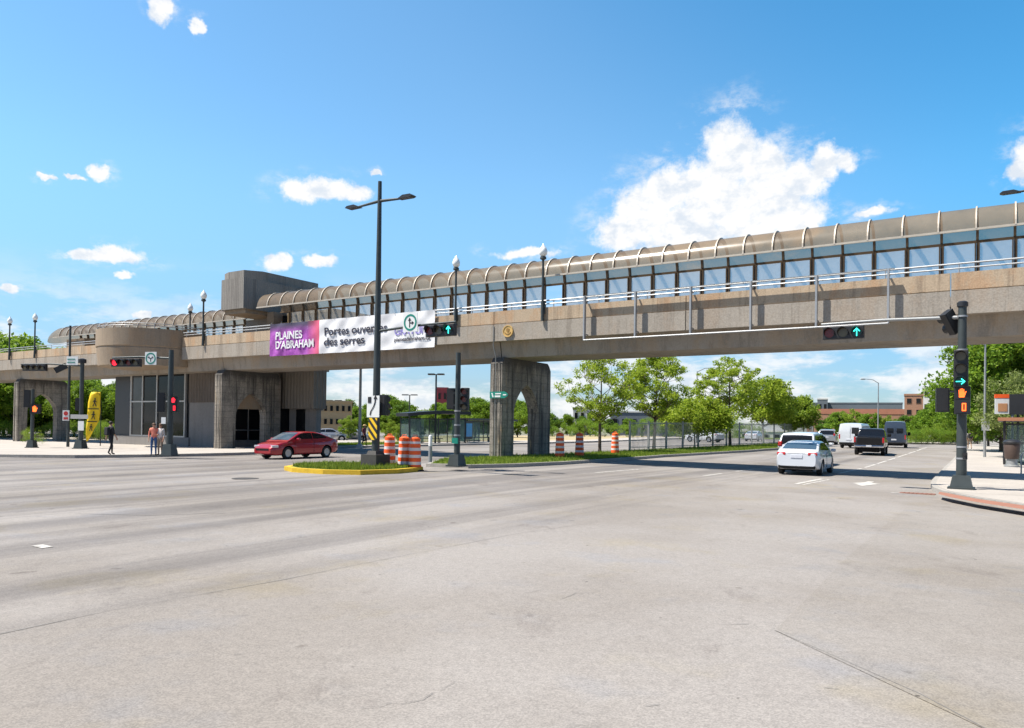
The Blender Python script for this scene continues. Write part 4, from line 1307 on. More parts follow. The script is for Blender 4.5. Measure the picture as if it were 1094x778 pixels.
# the same kind of light beyond the right edge, its arm reaching into view
tip = P(1068, 207, 30.5)
cross = cross_light('street_light', 'cross-armed street light beyond the bridge at the right edge', (0, 0, 0), H, za, False)
q = tip + E * 1.72
cross.location = (q.x, q.y, tip.z - za)

# --- other street lights
def cobra(label, base, h, reach, m='pole_grey', ang=0.0, r=.09):
    t = thing('street_lamp', label, 'street lamp', base, ang)
    pole_part(t, [(0, 0, 0), (0, 0, h * .5), (0, 0, h)], [r, r * .85, r * .6], m, 10)
    pole_part(t, [(0, 0, h - .05), (-reach * .4, 0, h + .35), (-reach, 0, h + .45)], [r * .5, r * .45, r * .4], m, 8, 'arm')
    mb = MB(); mb.ellipsoid((-reach - .25, 0, h + .42), (.38, .14, .09), 10, 6); mb.build('luminaire', M['pole_grey'], t, 60)
    return t
b = P(938, 466, 95); b.z = g(b.x, b.y)
cobra('pale curved street lamp above the white van and the pickup', b, P(938, 409, 95).z - b.z, 1.7)
b = P(744, 472, 82); b.z = g(b.x, b.y)
cobra('slim street lamp between the trees behind the fence', b, P(744, 397, 82).z - b.z, 2.0, ang=R(180))
b = P(1052, 477, 52); b.z = g(b.x, b.y) + .15
t = cobra('pale street lamp with a white sign before the big right-hand tree', b, P(1052, 368, 52).z - b.z, 2.2)
zz = P(1052, 453, 52).z - b.z
mb = MB(); mb.rng((-.28, -.14, zz - .45), (.25, -.11, zz + .35)); mb.build('sign_plate', M['sign_white'], t)

def tee_lamp(label, base, h, w=.9, m='pole'):
    t = thing('parking_lamp', label, 'street lamp', base, R(-10), 'square-headed parking lamps')
    pole_part(t, [(0, 0, 0), (0, 0, h)], [.10, .08], m, 8)
    for q in (-1, 1):
        mb = MB(); mb.box((q * w * .62, 0, h), (w * .8, .45, .14)); mb.box((q * w * .2, 0, h - .02), (w * .3, .08, .08)); mb.build('lamp_box', M['black'], t)
    return t
for px, py, Y, w, lab in ((465, 400, 72, .75, 'dark twin-headed parking lamp rising behind the bus shelter'), (437, 422, 110, 1.1, 'small twin-headed parking lamp above trees left of the shelter'),
                          (356, 428, 105, 1.1, 'twin-headed parking lamp in front of the yellow brick block')):
    b = P(px, 470, Y); b.z = g(b.x, b.y)
    tee_lamp(lab, b, P(px, py, Y).z - b.z, w)
b = G(384, 479, .15); b.y -= 0.0
t = thing('utility_pole', 'plain tall grey pole left of the cross-armed street light', 'pole', b, 0)
pole_part(t, [(0, 0, 0), (0, 0, P(384, 389, b.y).z + 2.4)], [.11, .08], 'pole_grey', 10)
base_part(t, .4, .3, 'pole_grey')
b = G(72.5, 477.5, .15)
t = thing('utility_pole', 'tall thin dark pole with a small red sign, by the yellow flag', 'pole', b, 0)
pole_part(t, [(0, 0, 0), (0, 0, P(74, 348, b.y).z - b.z)], [.10, .07], 'pole', 10)
zz = P(70, 444, b.y).z - b.z
mb = MB(); mb.rng((-.33, -.14, zz - .36), (.12, -.11, zz + .36)); o = mb.build('sign_plate', M['sign_white'], t)
mb = MB(); mb.disc(-.105, zz + .14, .15, -.152, .01, 20); mb.rng((-.26, -.152, zz - .28), (.05, -.142, zz - .12)); mb.build('sign_symbol', M['sign_red'], o)

# green street-name sign on the pier
ss, sz = S(532.5, 422, -2.28)
t = thing('street_name_sign', 'small green street name sign fixed on the middle bridge pier', 'sign', B(ss, -2.31, sz), BROT)
mb = MB(); mb.plate([(-.52, -.17), (.40, -.17), (.58, -.05), (.58, .05), (.40, .17), (-.52, .17)], 0, .02); mb.build('plate', M['sign_green'], t)
mb = MB(); mb.plate([(-.42, .10), (-.34, .10), (-.26, -.12), (-.34, -.12)], -.012, .01); mb.plate([(-.18, .03), (.18, .03), (.18, .09), (-.18, .09)], -.012, .01)
mb.plate([(-.20, -.12), (.14, -.12), (.14, -.03), (-.20, -.03)], -.012, .01); mb.plate([(.30, -.03), (.50, -.03), (.50, .03), (.30, .03)], -.012, .01)
mb.build('lettering', M['sign_white'], t)

# ------------------------------------------------------------------ yellow feather flag
b = G(107, 476.5, .15)
t = thing('feather_flag', 'yellow feather flag with three black walking figures beside the station', 'flag', b, R(6))
zf = lambda py: P(100, py, b.y).z - b.z
xf = lambda px: (px - 100) / FPX * b.y + (P(100, 450, b.y).x - b.x)
pole_part(t, [(xf(107.5), .03, 0), (xf(107.5), .03, zf(430)), (xf(105), .03, zf(418)), (xf(99), .03, zf(416))], [.035, .03, .022, .015], 'black', 8)
mb = MB()
prof = [(471.5, 93.2, 95.0), (465, 93.0, 98.2), (458, 93.2, 101.8), (450, 93.6, 106.0), (440, 94.2, 107.0), (430, 94.8, 107.2), (422, 96.0, 107.0), (419, 97.5, 106.6)]
vs, fs = [], []
for py, xa, xb in prof:
    for k in range(7):
        u = k / 6
        x = xf(xa + (xb - xa) * u)
        vs.append((x, -.03 - .05 * math.sin(u * 7 + py * .25), zf(py)))
for j in range(len(prof) - 1):
    for k in range(6):
        a = j * 7 + k; fs.append((a, a + 1, a + 8, a + 7))
mb.add(vs, fs); fl = mb.build('cloth', M['yellow'], t, 60)
sm = fl.modifiers.new('s', 'SOLIDIFY'); sm.thickness = .01
mb = MB()
def figure(cx, cz, s):
    mb.disc(cx + .03 * s, cz + .40 * s, .10 * s, -.11, .01, 10)
    mb.plate([(cx - .08 * s, cz + .26 * s), (cx + .10 * s, cz + .28 * s), (cx + .06 * s, cz - .05 * s), (cx - .08 * s, cz - .05 * s)], -.11, .01)
    mb.plate([(cx - .08 * s, cz - .05 * s), (cx + .0 * s, cz - .05 * s), (cx - .14 * s, cz - .48 * s), (cx - .24 * s, cz - .46 * s)], -.112, .01)
    mb.plate([(cx - .02 * s, cz - .05 * s), (cx + .07 * s, cz - .05 * s), (cx + .22 * s, cz - .44 * s), (cx + .12 * s, cz - .48 * s)], -.111, .01)
    mb.plate([(cx + .08 * s, cz + .24 * s), (cx + .26 * s, cz + .04 * s), (cx + .2 * s, cz + .0 * s), (cx + .04 * s, cz + .16 * s)], -.113, .01)
    mb.plate([(cx - .07 * s, cz + .24 * s), (cx - .24 * s, cz + .06 * s), (cx - .19 * s, cz + .01 * s), (cx - .04 * s, cz + .14 * s)], -.113, .01)
for px, py, k in ((101.8, 430, .62), (100.6, 444, .60), (98.4, 457, .52)): figure(xf(px), zf(py), k)
for py, xa, xb in ((437, 95, 106), (450.5, 94.5, 104.5)): mb.plate([(xf(xa), zf(py + .5)), (xf(xb), zf(py + .5)), (xf(xb), zf(py - .5)), (xf(xa), zf(py - .5))], -.11, .01)
mb.build('printed_figure', M['sign_black'], t)

# ------------------------------------------------------------------ traffic drums and bollard
def drum_thing(label, px, py, off=0.0, first=[], scale=1.0, rz=0.0):
    p = G(px, py, off)
    if first:
        c = copy_thing(first[0], p, rz, label, scale=scale)
        return c
    t = thing('traffic_drum', label, 'traffic drum', p, 0, 'orange and white traffic drums')
    mb = MB()
    prof, mis = [], []
    z, r = .06, .245
    bands = [(.22, 0), (.13, 1), (.17, 0), (.13, 1), (.17, 0), (.13, 1), (.17, 0), (.10, 1), (.14, 0)]
    k = .97 / sum(b[0] for b in bands)
    for i, (h, m_) in enumerate(bands):
        h *= k * 1.25
        rr = .25 - .055 * i / len(bands)
        prof += [(rr, z), (rr, z + h)]; mis += [m_, m_]; z += h
    prof += [(.16, z + .02), (.12, z + .05), (.02, z + .06)]; mis += [0, 0, 0]
    mb.lathe(prof, 24, mis=mis)
    mb.build('barrel', [M['orange'], M['reflector']], t, 40)
    mb = MB(); mb.lathe([(.36, 0), (.36, .05), (.28, .07)], 20); mb.build('base_ring', M['rubber'], t, 40)
    mb = MB(); mb.tube([(-.08, 0, z + .03), (-.08, 0, z + .12), (.08, 0, z + .12), (.08, 0, z + .03)], .015, 6); mb.build('handle', M['orange'], t)
    first.append(t)
    return t
drum_thing('orange striped traffic drum beside the street light on the island, apart from the pair', 416, 501.2, .02)
drum_thing('orange striped traffic drum, left one of the touching pair beside the island', 431.5, 503.0)
drum_thing('orange striped traffic drum, right one of the touching pair, nearest the bollard', 443, 503.6)
drum_thing('orange striped traffic drum on the grass just right of the bridge pier', 598, 489.5, .15, rz=1)
drum_thing('orange striped traffic drum on the grass between the pier and the nearest tree', 619, 488.2, .15, rz=2)
drum_thing('orange striped traffic drum on the grass right of the nearest tree trunk', 657, 485.2, .15, rz=3)
p = G(459.5, 497.5, .0)
t = thing('bollard', 'slim grey bollard with a white top beside the orange drums', 'bollard', p)
mb = MB(); mb.lathe([(.15, 0), (.15, .04), (.085, .06), (.08, .85)], 16); mb.build('post', M['pole_grey'], t, 40)
mb = MB(); mb.lathe([(.085, .86), (.085, 1.28), (.07, 1.33), (.02, 1.35)], 16); mb.build('top', M['white'], t, 40)
mb = MB()
for k, (x, y) in enumerate(((0, 0), (.5, .1))): mb.box((x, y, .05), (.4, .5, .1), rz=.3 * k)
pp = G(449, 504.0)
tag(mb.build('rubber_weight', M['rubber'], loc=(pp.x, pp.y, pp.z)), 'flat black rubber weights on the asphalt beside the orange drums', 'weight') if False else None

# ------------------------------------------------------------------ vehicles
def interp(tab, x):
    if x <= tab[0][0]: return tab[0][1]
    for (a, va), (b, vb) in zip(tab[:-1], tab[1:]):
        if x <= b: return va + (vb - va) * (x - a) / (b - a)
    return tab[-1][1]

def smooth_tab(tab, x, w=.09):
    return sum(interp(tab, x + d * w) for d in (-1, -.5, 0, .5, 1)) / 5

def cut(obj, cutter):
    md = obj.modifiers.new('c', 'BOOLEAN'); md.operation = 'DIFFERENCE'; md.object = cutter; md.solver = 'EXACT'
    bpy.context.view_layer.update()
    dg = bpy.context.evaluated_depsgraph_get()
    me = bpy.data.meshes.new_from_object(obj.evaluated_get(dg))
    obj.modifiers.remove(md)
    obj.data = me

def orient(t, x, y, heading, z=None):
    """stand a vehicle on the sloping road"""
    e = .6
    nrm = Vector((-(g(x + e, y) - g(x - e, y)) / (2 * e), -(g(x, y + e) - g(x, y - e)) / (2 * e), 1)).normalized()
    f = Vector((math.cos(heading), math.sin(heading), 0)); f = (f - nrm * f.dot(nrm)).normalized()
    l = nrm.cross(f)
    m = Matrix(((f.x, l.x, nrm.x), (f.y, l.y, nrm.y), (f.z, l.z, nrm.z)))
    t.rotation_euler = m.to_euler(); t.location = (x, y, g(x, y))

def wheel(t, x, y, r, w, side, rim_m='rim'):
    mb = MB()
    prof = [(r * .62, -w / 2), (r * .9, -w / 2), (r, -w / 2 + .03), (r, w / 2 - .03), (r * .9, w / 2), (r * .62, w / 2)]
    mb.lathe(prof, 26, cap=False)
    mb.lathe([(r * .62, -w / 2), (r * .62, w / 2)], 26, cap=False)
    o = mb.build('wheel', M['tyre'], t, 40); o.location = (x, y, r); o.rotation_euler = (R(90) * (-1 if side > 0 else 1), 0, 0)
    mb = MB()
    mb.lathe([(r * .60, w / 2 - .02), (r * .62, w / 2 - .005), (r * .56, w / 2 - .01), (r * .54, w / 2 - .06), (r * .1, w / 2 - .05)], 24, mi=0, cap=True)
    for k in range(5):
        a = 2 * PI * k / 5
        mb.box((math.cos(a) * r * .32, math.sin(a) * r * .32, w / 2 - .035), (r * .5, r * .15, .05), rz=a)
    mb.lathe([(r * .13, w / 2 - .05), (r * .13, w / 2 - .01), (.01, w / 2 - .005)], 12)
    mb.build('rim', M[rim_m], o, 40)
    return o

def vehicle(label, cat, name, sp, group=None):
    t = thing(name, label, cat, (0, 0, 0), 0, group)
    L, W, paint = sp['L'], sp['W'], sp['paint']
    hw = W / 2
    top, bot, wid = sp['top'], sp['bot'], sp['wid']
    n = 46
    xs = [-L / 2 + L * i / n for i in range(n + 1)]
    sec = [(0, 0), (.80, 0), (.94, .05), (.985, .18), (1.0, .45), (.995, .66), (.965, .86), (.90, .965), (.72, 1.0), (.4, 1.015), (0, 1.02)]
    mb = MB(); ring = len(sec) * 2 - 2
    for x in xs:
        w = smooth_tab(wid, x) * hw; b = smooth_tab(bot, x); tp = smooth_tab(top, x)
        pts = [(y * w, b + q * (tp - b)) for y, q in sec]
        full = pts + [(-y, z) for y, z in reversed(pts[1:-1])]
        mb.v += [(x, y, z) for y, z in full]
    for i in range(n):
        for k in range(ring):
            a, b = i * ring + k, i * ring + (k + 1) % ring
            mb.f.append((a, b, b + ring, a + ring)); mb.m.append(0)
    mb.f.append(tuple(range(ring - 1, -1, -1))); mb.m.append(0)
    mb.f.append(tuple(n * ring + k for k in range(ring))); mb.m.append(0)
    body = mb.build('body', [M[paint], M['car_trim']], t, 32)
    r = sp['wr']
    for wx in sp['wx']:
        cb = MB(); seg = 28
        cb.prism([(wx + (r + .07) * math.cos(2 * PI * k / seg), r + (r + .07) * math.sin(2 * PI * k / seg)) for k in range(seg)], 'y', -2, 2, 1)
        me = cb.mesh('cutter', [M[paint], M['car_trim']])
        # leave the middle of the floor: cut only the outer parts
        co = bpy.data.objects.new('cutter', me); C.objects.link(co)
        cut(body, co)
        bpy.data.objects.remove(co)
    body.data.shade_smooth(); body.data.set_sharp_from_angle(angle=R(32))
    mb = MB(); mb.rng((-L / 2 + .35, -hw * .62, sp['wr'] * .6), (L / 2 - .35, hw * .62, sp['wr'] * 1.9)); mb.build('underbody', M['car_trim'], t)
    for wx in sp['wx']:
        for sd in (-1, 1): wheel(t, wx, sd * (hw - sp.get('ww', .21) / 2 - .02), r, sp.get('ww', .21), sd, sp.get('rim', 'rim'))
    # cabin
    if 'roof' in sp:
        roof, belt = sp['roof'], sp['belt']
        x0, x1 = roof[0][0], roof[-1][0]
        m_ = 40
        wb, wt = sp['cw'][0] * hw, sp['cw'][1] * hw
        sec2 = [(1.0, 0.0), (None, .35), (None, .7), (None, .90), (None, .975)]
        mb = MB(); cr = 13
        zmax = max(z for _, z in roof)
        def half(x):
            zr = smooth_tab(roof, x, .05); zb = belt - .06
            h = zr - zb
            H = zmax - zb
            pts = []
            for q in (0, .35, .7, .88):
                z = zb + q * h
                u = (z - zb) / H
                pts.append((wb + (wt - wb) * u, z))
            u = (zb + .96 * h - zb) / H
            wtop = wb + (wt - wb) * u
            pts += [(wtop - .05, zb + .97 * h), (wtop * .70, zb + .998 * h), (0, zb + 1.015 * h)]
            return pts
        for i in range(m_ + 1):
            x = x0 + (x1 - x0) * i / m_
            p_ = half(x)
            full = p_ + [(-y, z) for y, z in reversed(p_[:-1])]
            mb.v += [(x, y, z) for y, z in full]
        for i in range(m_):
            for k in range(cr - 1):
                a = i * cr + k
                mb.f.append((a, a + 1, a + cr + 1, a + cr)); mb.m.append(0)
        mb.f.append(tuple(range(cr))); mb.m.append(0)
        mb.f.append(tuple(m_ * cr + k for k in range(cr))); mb.m.append(0)
        mb.build('cabin', M[paint], t, 35)
        zb0, Hh = belt - .06, zmax - (belt - .06)
        def side_y(z): return wb + (wt - wb) * (z - zb0) / Hh
        for poly in sp['side_glass']:
            for sd in (-1, 1):
                mb = MB()
                pts = [(x, sd * (side_y(z) + .008), z) for x, z in poly]
                nn = len(pts)
                mb.add(pts + [(x, y - sd * .05, z) for x, y, z in pts], [tuple(range(nn)), tuple(range(2 * nn - 1, nn - 1, -1))] + [(i, (i + 1) % nn, nn + (i + 1) % nn, nn + i) for i in range(nn)])
                mb.build('side_window', M['car_glass'], t)
        for key, nm in (('front_glass', 'windscreen'), ('rear_glass', 'rear_window')):
            if key not in sp: continue
            xa, xb, gm = sp[key]     # from base to roof
            mb = MB(); rows, cols = 6, 8
            vs = []
            for j in range(rows + 1):
                x = xa + (xb - xa) * j / rows
                z = zb0 + (smooth_tab(roof, x, .05) - zb0) * 1.012
                w = side_y(z) * .90
                dx = .012 if xb < xa else -.012
                for k in range(cols + 1):
                    u = -1 + 2 * k / cols
                    vs.append((x + dx, u * w, z + .014 - .02 * u * u))
            fs = [(j * (cols + 1) + k, j * (cols + 1) + k + 1, (j + 1) * (cols + 1) + k + 1, (j + 1) * (cols + 1) + k) for j in range(rows) for k in range(cols)]
            mb.add(vs, fs); mb.build(nm, M[gm], t, 60)
    for nm, m_, boxes in sp.get('extra', []):
        for bx in boxes:
            mb = MB(); mb.box(bx[0], bx[1], rz=bx[2] if len(bx) > 2 else 0)
            o = mb.build(nm, M[m_], t)
            bv = o.modifiers.new('b', 'BEVEL'); bv.width = min(bx[1]) * .3; bv.segments = 2
    return t

def sedan_spec(paint, glass_f='car_glass_sky', glass_r='car_glass_sky'):
    L, W = 4.6, 1.78
    return dict(L=L, W=W, paint=paint, wr=.315, wx=(-1.35, 1.36),
        top=[(-2.3, .86), (-2.22, 1.02), (-1.75, 1.05), (-1.2, .98), (.6, .95), (1.0, .96), (1.7, .86), (2.1, .74), (2.3, .56)],
        bot=[(-2.3, .40), (-2.1, .27), (-1.8, .22), (1.8, .20), (2.15, .22), (2.3, .32)],
        wid=[(-2.3, .80), (-2.2, .91), (-1.9, .975), (-1.2, 1.0), (1.2, 1.0), (1.8, .955), (2.1, .86), (2.3, .66)],
        roof=[(-2.02, 1.0), (-1.2, 1.31), (-.75, 1.40), (-.2, 1.43), (.25, 1.41), (.5, 1.34), (1.35, .92)], belt=.96, cw=(.93, .70),
        side_glass=[[(-.38, 1.03), (.92, 1.02), (.42, 1.29), (.15, 1.345), (-.36, 1.35)], [(-1.34, 1.05), (-.44, 1.035), (-.42, 1.35), (-.75, 1.325), (-1.12, 1.21)]],
        front_glass=(1.22, .42, glass_f), rear_glass=(-1.80, -1.12, glass_r),
        extra=[('tail_lamp', 'tail', [((-2.20, .60, .88), (.17, .38, .13), -.24), ((-2.20, -.60, .88), (.17, .38, .13), .24)]),
               ('headlamp', 'headlamp', [((2.03, .60, .66), (.34, .34, .13), -.42), ((2.03, -.60, .66), (.34, .34, .13), .42)]),
               ('number_plate', 'plate', [((-2.305, 0, .78), (.03, .46, .14))]),
               ('grille', 'car_trim', [((2.285, 0, .50), (.06, .95, .10)), ((2.25, 0, .34), (.08, 1.1, .12))]),
               ('bumper_trim', 'car_trim', [((-2.22, 0, .36), (.16, 1.45, .16))]),
               ('chrome_strip', 'chrome', [((-2.285, 0, .90), (.035, .72, .03))]),
               ('door_handle', paint, [((-.30, .885, .86), (.18, .03, .03)), ((-.30, -.885, .86), (.18, .03, .03)), ((-1.10, .885, .88), (.18, .03, .03)), ((-1.10, -.885, .88), (.18, .03, .03))]),
               ('door_seam', 'car_trim', [((.92, .882, .62), (.012, .02, .60)), ((.92, -.882, .62), (.012, .02, .60)), ((-.40, .885, .63), (.012, .02, .62)), ((-.40, -.885, .63), (.012, .02, .62))]),
               ('wing_mirror', paint, [((.78, .98, 1.02), (.15, .20, .13)), ((.78, -.98, 1.02), (.15, .20, .13))])])

HN = math.atan2(N.y, N.x)
# white sedan in the near lane
sp = sedan_spec('car_white')
car = vehicle('white saloon car driving away in the bridge shadow, nearest of the cars', 'car', 'parked_car', sp)
car.name = 'saloon_car'
a, b = G(833.7, 506.4), G(873.8, 507.6)
mid = (a + b) / 2
c = mid + Vector((math.cos(HN), math.sin(HN), 0)) * 1.40
orient(car, c.x, c.y, HN + R(2))
# red car turning out of the far carriageway
sp = sedan_spec('car_red')
sp['side_glass'] = [[(-.38, 1.03), (.92, 1.02), (.42, 1.29), (.15, 1.345), (-.36, 1.35)], [(-1.45, 1.07), (-.44, 1.035), (-.42, 1.35), (-.85, 1.315), (-1.25, 1.19)]]
car = vehicle('red car crossing in front of the station, heading left', 'car', 'red_car', sp)
car.name = 'small_car'
a, b = G(309, 490.2), G(347, 489.4)
mid = (a + b) / 2
hd = HN + PI + R(1)
lft = Vector((-math.sin(hd), math.cos(hd), 0))
c = mid - lft * .80
orient(car, c.x, c.y, hd)

def van_like(kind):
    if kind == 'minivan':
        return dict(L=4.9, W=1.92, paint='car_white', wr=.34, wx=(-1.45, 1.45),
            top=[(-2.45, .98), (-2.35, 1.06), (1.2, 1.02), (1.9, .95), (2.3, .78), (2.45, .6)], bot=[(-2.45, .42), (-2.2, .28), (2.2, .24), (2.45, .34)],
            wid=[(-2.45, .88), (-2.3, .96), (-1.5, 1.0), (1.5, 1.0), (2.2, .88), (2.45, .7)],
            roof=[(-2.42, 1.02), (-2.25, 1.5), (-2.05, 1.70), (-1.0, 1.76), (.2, 1.74), (.75, 1.62), (1.85, .98)], belt=1.03, cw=(.95, .80),
            side_glass=[[(-2.0, 1.12), (-.95, 1.10), (-.95, 1.60), (-1.9, 1.58)], [(-.88, 1.10), (.2, 1.09), (.2, 1.60), (-.88, 1.61)], [(.27, 1.09), (1.45, 1.08), (.75, 1.50), (.27, 1.58)]],
            front_glass=(1.75, .75, 'car_glass_sky'), rear_glass=(-2.385, -2.16, 'car_glass'),
            extra=[('tail_lamp', 'tail', [((-2.36, .80, 1.14), (.18, .22, .26)), ((-2.36, -.80, 1.14), (.18, .22, .26))]), ('headlamp', 'headlamp', [((2.2, .66, .76), (.3, .36, .16), -.4), ((2.2, -.66, .76), (.3, .36, .16), .4)]),
                   ('number_plate', 'plate', [((-2.455, 0, .86), (.03, .46, .14))]), ('wing_mirror', 'car_white', [((1.15, 1.05, 1.12), (.16, .22, .16)), ((1.15, -1.05, 1.12), (.16, .22, .16))]),
                   ('bumper_trim', 'car_trim', [((-2.40, 0, .40), (.14, 1.5, .14))])])
    if kind == 'suv':
        d = van_like('minivan'); d['L'] = 4.9
        return d
    if kind in ('white_van', 'navy_van'):
        paint = 'car_white' if kind == 'white_van' else 'car_navy'
        H = 2.30 if kind == 'white_van' else 2.62
        return dict(L=5.7, W=2.03, paint=paint, wr=.35, wx=(-1.75, 1.85), ww=.24, rim='pole_grey',
            top=[(-2.85, 1.25), (2.0, 1.25), (2.5, 1.05), (2.85, .75)], bot=[(-2.85, .44), (-2.6, .34), (2.5, .30), (2.85, .38)],
            wid=[(-2.85, .95), (-2.7, .985), (-2, 1.0), (1.8, 1.0), (2.5, .92), (2.85, .72)],
            roof=[(-2.84, 1.24), (-2.83, H - .20), (-2.72, H - .05), (-1.5, H), (.9, H - .02), (1.45, H - .25), (2.35, 1.22)], belt=1.26, cw=(.985, .88),
            side_glass=[[(.75, 1.38), (1.85, 1.36), (1.35, 1.85), (.75, 1.88)]],
            front_glass=(2.25, 1.45, 'car_glass_sky'),
            extra=[('rear_window', 'car_glass', [((-2.845, .42, 1.68), (.03, .58, .48)), ((-2.845, -.42, 1.68), (.03, .58, .48))] if kind == 'navy_van' else [((-2.845, -.42, 1.62), (.03, .60, .55))]),
                   ('tail_lamp', 'tail', [((-2.83, .90, 1.05), (.06, .12, .42)), ((-2.83, -.90, 1.05), (.06, .12, .42))]),
                   ('number_plate', 'plate', [((-2.86, .1, .80), (.03, .46, .14))]), ('door_seam', 'car_trim', [((-2.855, 0, 1.3), (.02, .014, 1.5))]),
                   ('bumper_trim', 'car_trim', [((-2.84, 0, .46), (.16, 1.85, .18))]),
                   ('wing_mirror', 'car_trim', [((1.55, 1.14, 1.4), (.14, .26, .34)), ((1.55, -1.14, 1.4), (.14, .26, .34))])])
    if kind == 'pickup':
        return dict(L=5.8, W=2.02, paint='car_black', wr=.40, wx=(-1.75, 1.85), ww=.27,
            top=[(-2.9, 1.30), (-.6, 1.30), (1.4, 1.22), (2.4, 1.12), (2.8, .98), (2.9, .8)], bot=[(-2.9, .62), (-2.5, .52), (2.5, .48), (2.9, .55)],
            wid=[(-2.9, .95), (-2.7, .985), (2.2, 1.0), (2.7, .9), (2.9, .76)],
            roof=[(-.75, 1.28), (-.60, 1.80), (-.42, 1.90), (.7, 1.91), (.95, 1.82), (1.65, 1.2)], belt=1.27, cw=(.93, .80),
            side_glass=[[(-.55, 1.37), (.28, 1.36), (.28, 1.78), (-.42, 1.78)], [(.35, 1.36), (1.38, 1.34), (.95, 1.72), (.35, 1.78)]],
            front_glass=(1.55, .95, 'car_glass_sky'), rear_glass=(-.72, -.56, 'car_glass'),
            extra=[('tail_lamp', 'tail', [((-2.86, .92, 1.10), (.10, .14, .38)), ((-2.86, -.92, 1.10), (.10, .14, .38))]),
                   ('tailgate', 'car_trim', [((-2.905, 0, 1.03), (.03, 1.55, .44))]), ('bumper', 'chrome', [((-2.92, 0, .66), (.18, 1.85, .16))]),
                   ('number_plate', 'plate', [((-3.02, 0, .68), (.02, .36, .12))]),
                   ('wing_mirror', 'car_trim', [((1.2, 1.12, 1.42), (.16, .26, .24)), ((1.2, -1.12, 1.42), (.16, .26, .24))]),
                   ('bed_rail', 'car_trim', [((-1.85, .95, 1.325), (2.1, .09, .05)), ((-1.85, -.95, 1.325), (2.1, .09, .05))])])

def put_rear(t, pxc, py, L, dh=0.0):
    m = G(pxc, py)
    h = HN + dh
    c = m + Vector((math.cos(h), math.sin(h), 0)) * (L / 2)
    orient(t, c.x, c.y, h)
t = vehicle('white minivan just ahead of the saloon car, half hidden by it', 'minivan', 'minivan', van_like('minivan')); put_rear(t, 850, 498.5, 4.9)
t = vehicle('black pickup truck driving away in the right lane', 'pickup truck', 'pickup_truck', van_like('pickup')); put_rear(t, 928, 486.9, 5.8, R(4))
t = vehicle('tall slate blue van far ahead beside the hedge', 'van', 'delivery_van', van_like('navy_van')); put_rear(t, 956, 478.6, 5.7, R(4))
t = vehicle('white van with one rear window, ahead of the black pickup', 'van', 'delivery_van', van_like('white_van')); put_rear(t, 908, 479.2, 5.7, R(-2))
sp = van_like('minivan'); sp['paint'] = 'car_silver'
t = vehicle('pale car far ahead in the left lane beyond the minivan', 'car', 'estate_car', sp); put_rear(t, 883, 475.2, 4.9, R(6))
sp = sedan_spec('car_black')
t = vehicle('small dark car far off, left of the pale car', 'car', 'saloon_car', sp); put_rear(t, 869, 472.6, 4.6, R(6))
# parked cars behind the fence and in front of the yellow block
pk = vehicle('white parked car on the lot behind the fence, nearest the bars', 'car', 'parked_car', sedan_spec('car_white'), 'cars parked behind the fence')
b = P(752, 466, 88); orient(pk, b.x, b.y, HN + R(70))
pk2 = vehicle('silver parked car on the lot in front of the yellow brick block', 'car', 'parked_car', sedan_spec('car_silver'), 'cars parked behind the station')
b = P(352, 468, 84); orient(pk2, b.x, b.y, R(10))
for px, Y, hd, lab in ((376, 86, 5, 'second silver parked car right of the young lime tree'), (330, 82, 20, 'silver parked car almost hidden by the station wall')):
    b = P(px, 468, Y); c_ = copy_thing(pk2, (b.x, b.y, g(b.x, b.y)), R(hd), lab)
for px, Y, hd, lab in ((806, 104, 60, 'white parked car behind the far end of the fence'),):
    b = P(px, 466, Y); c_ = copy_thing(pk, (b.x, b.y, g(b.x, b.y)), R(hd), lab)

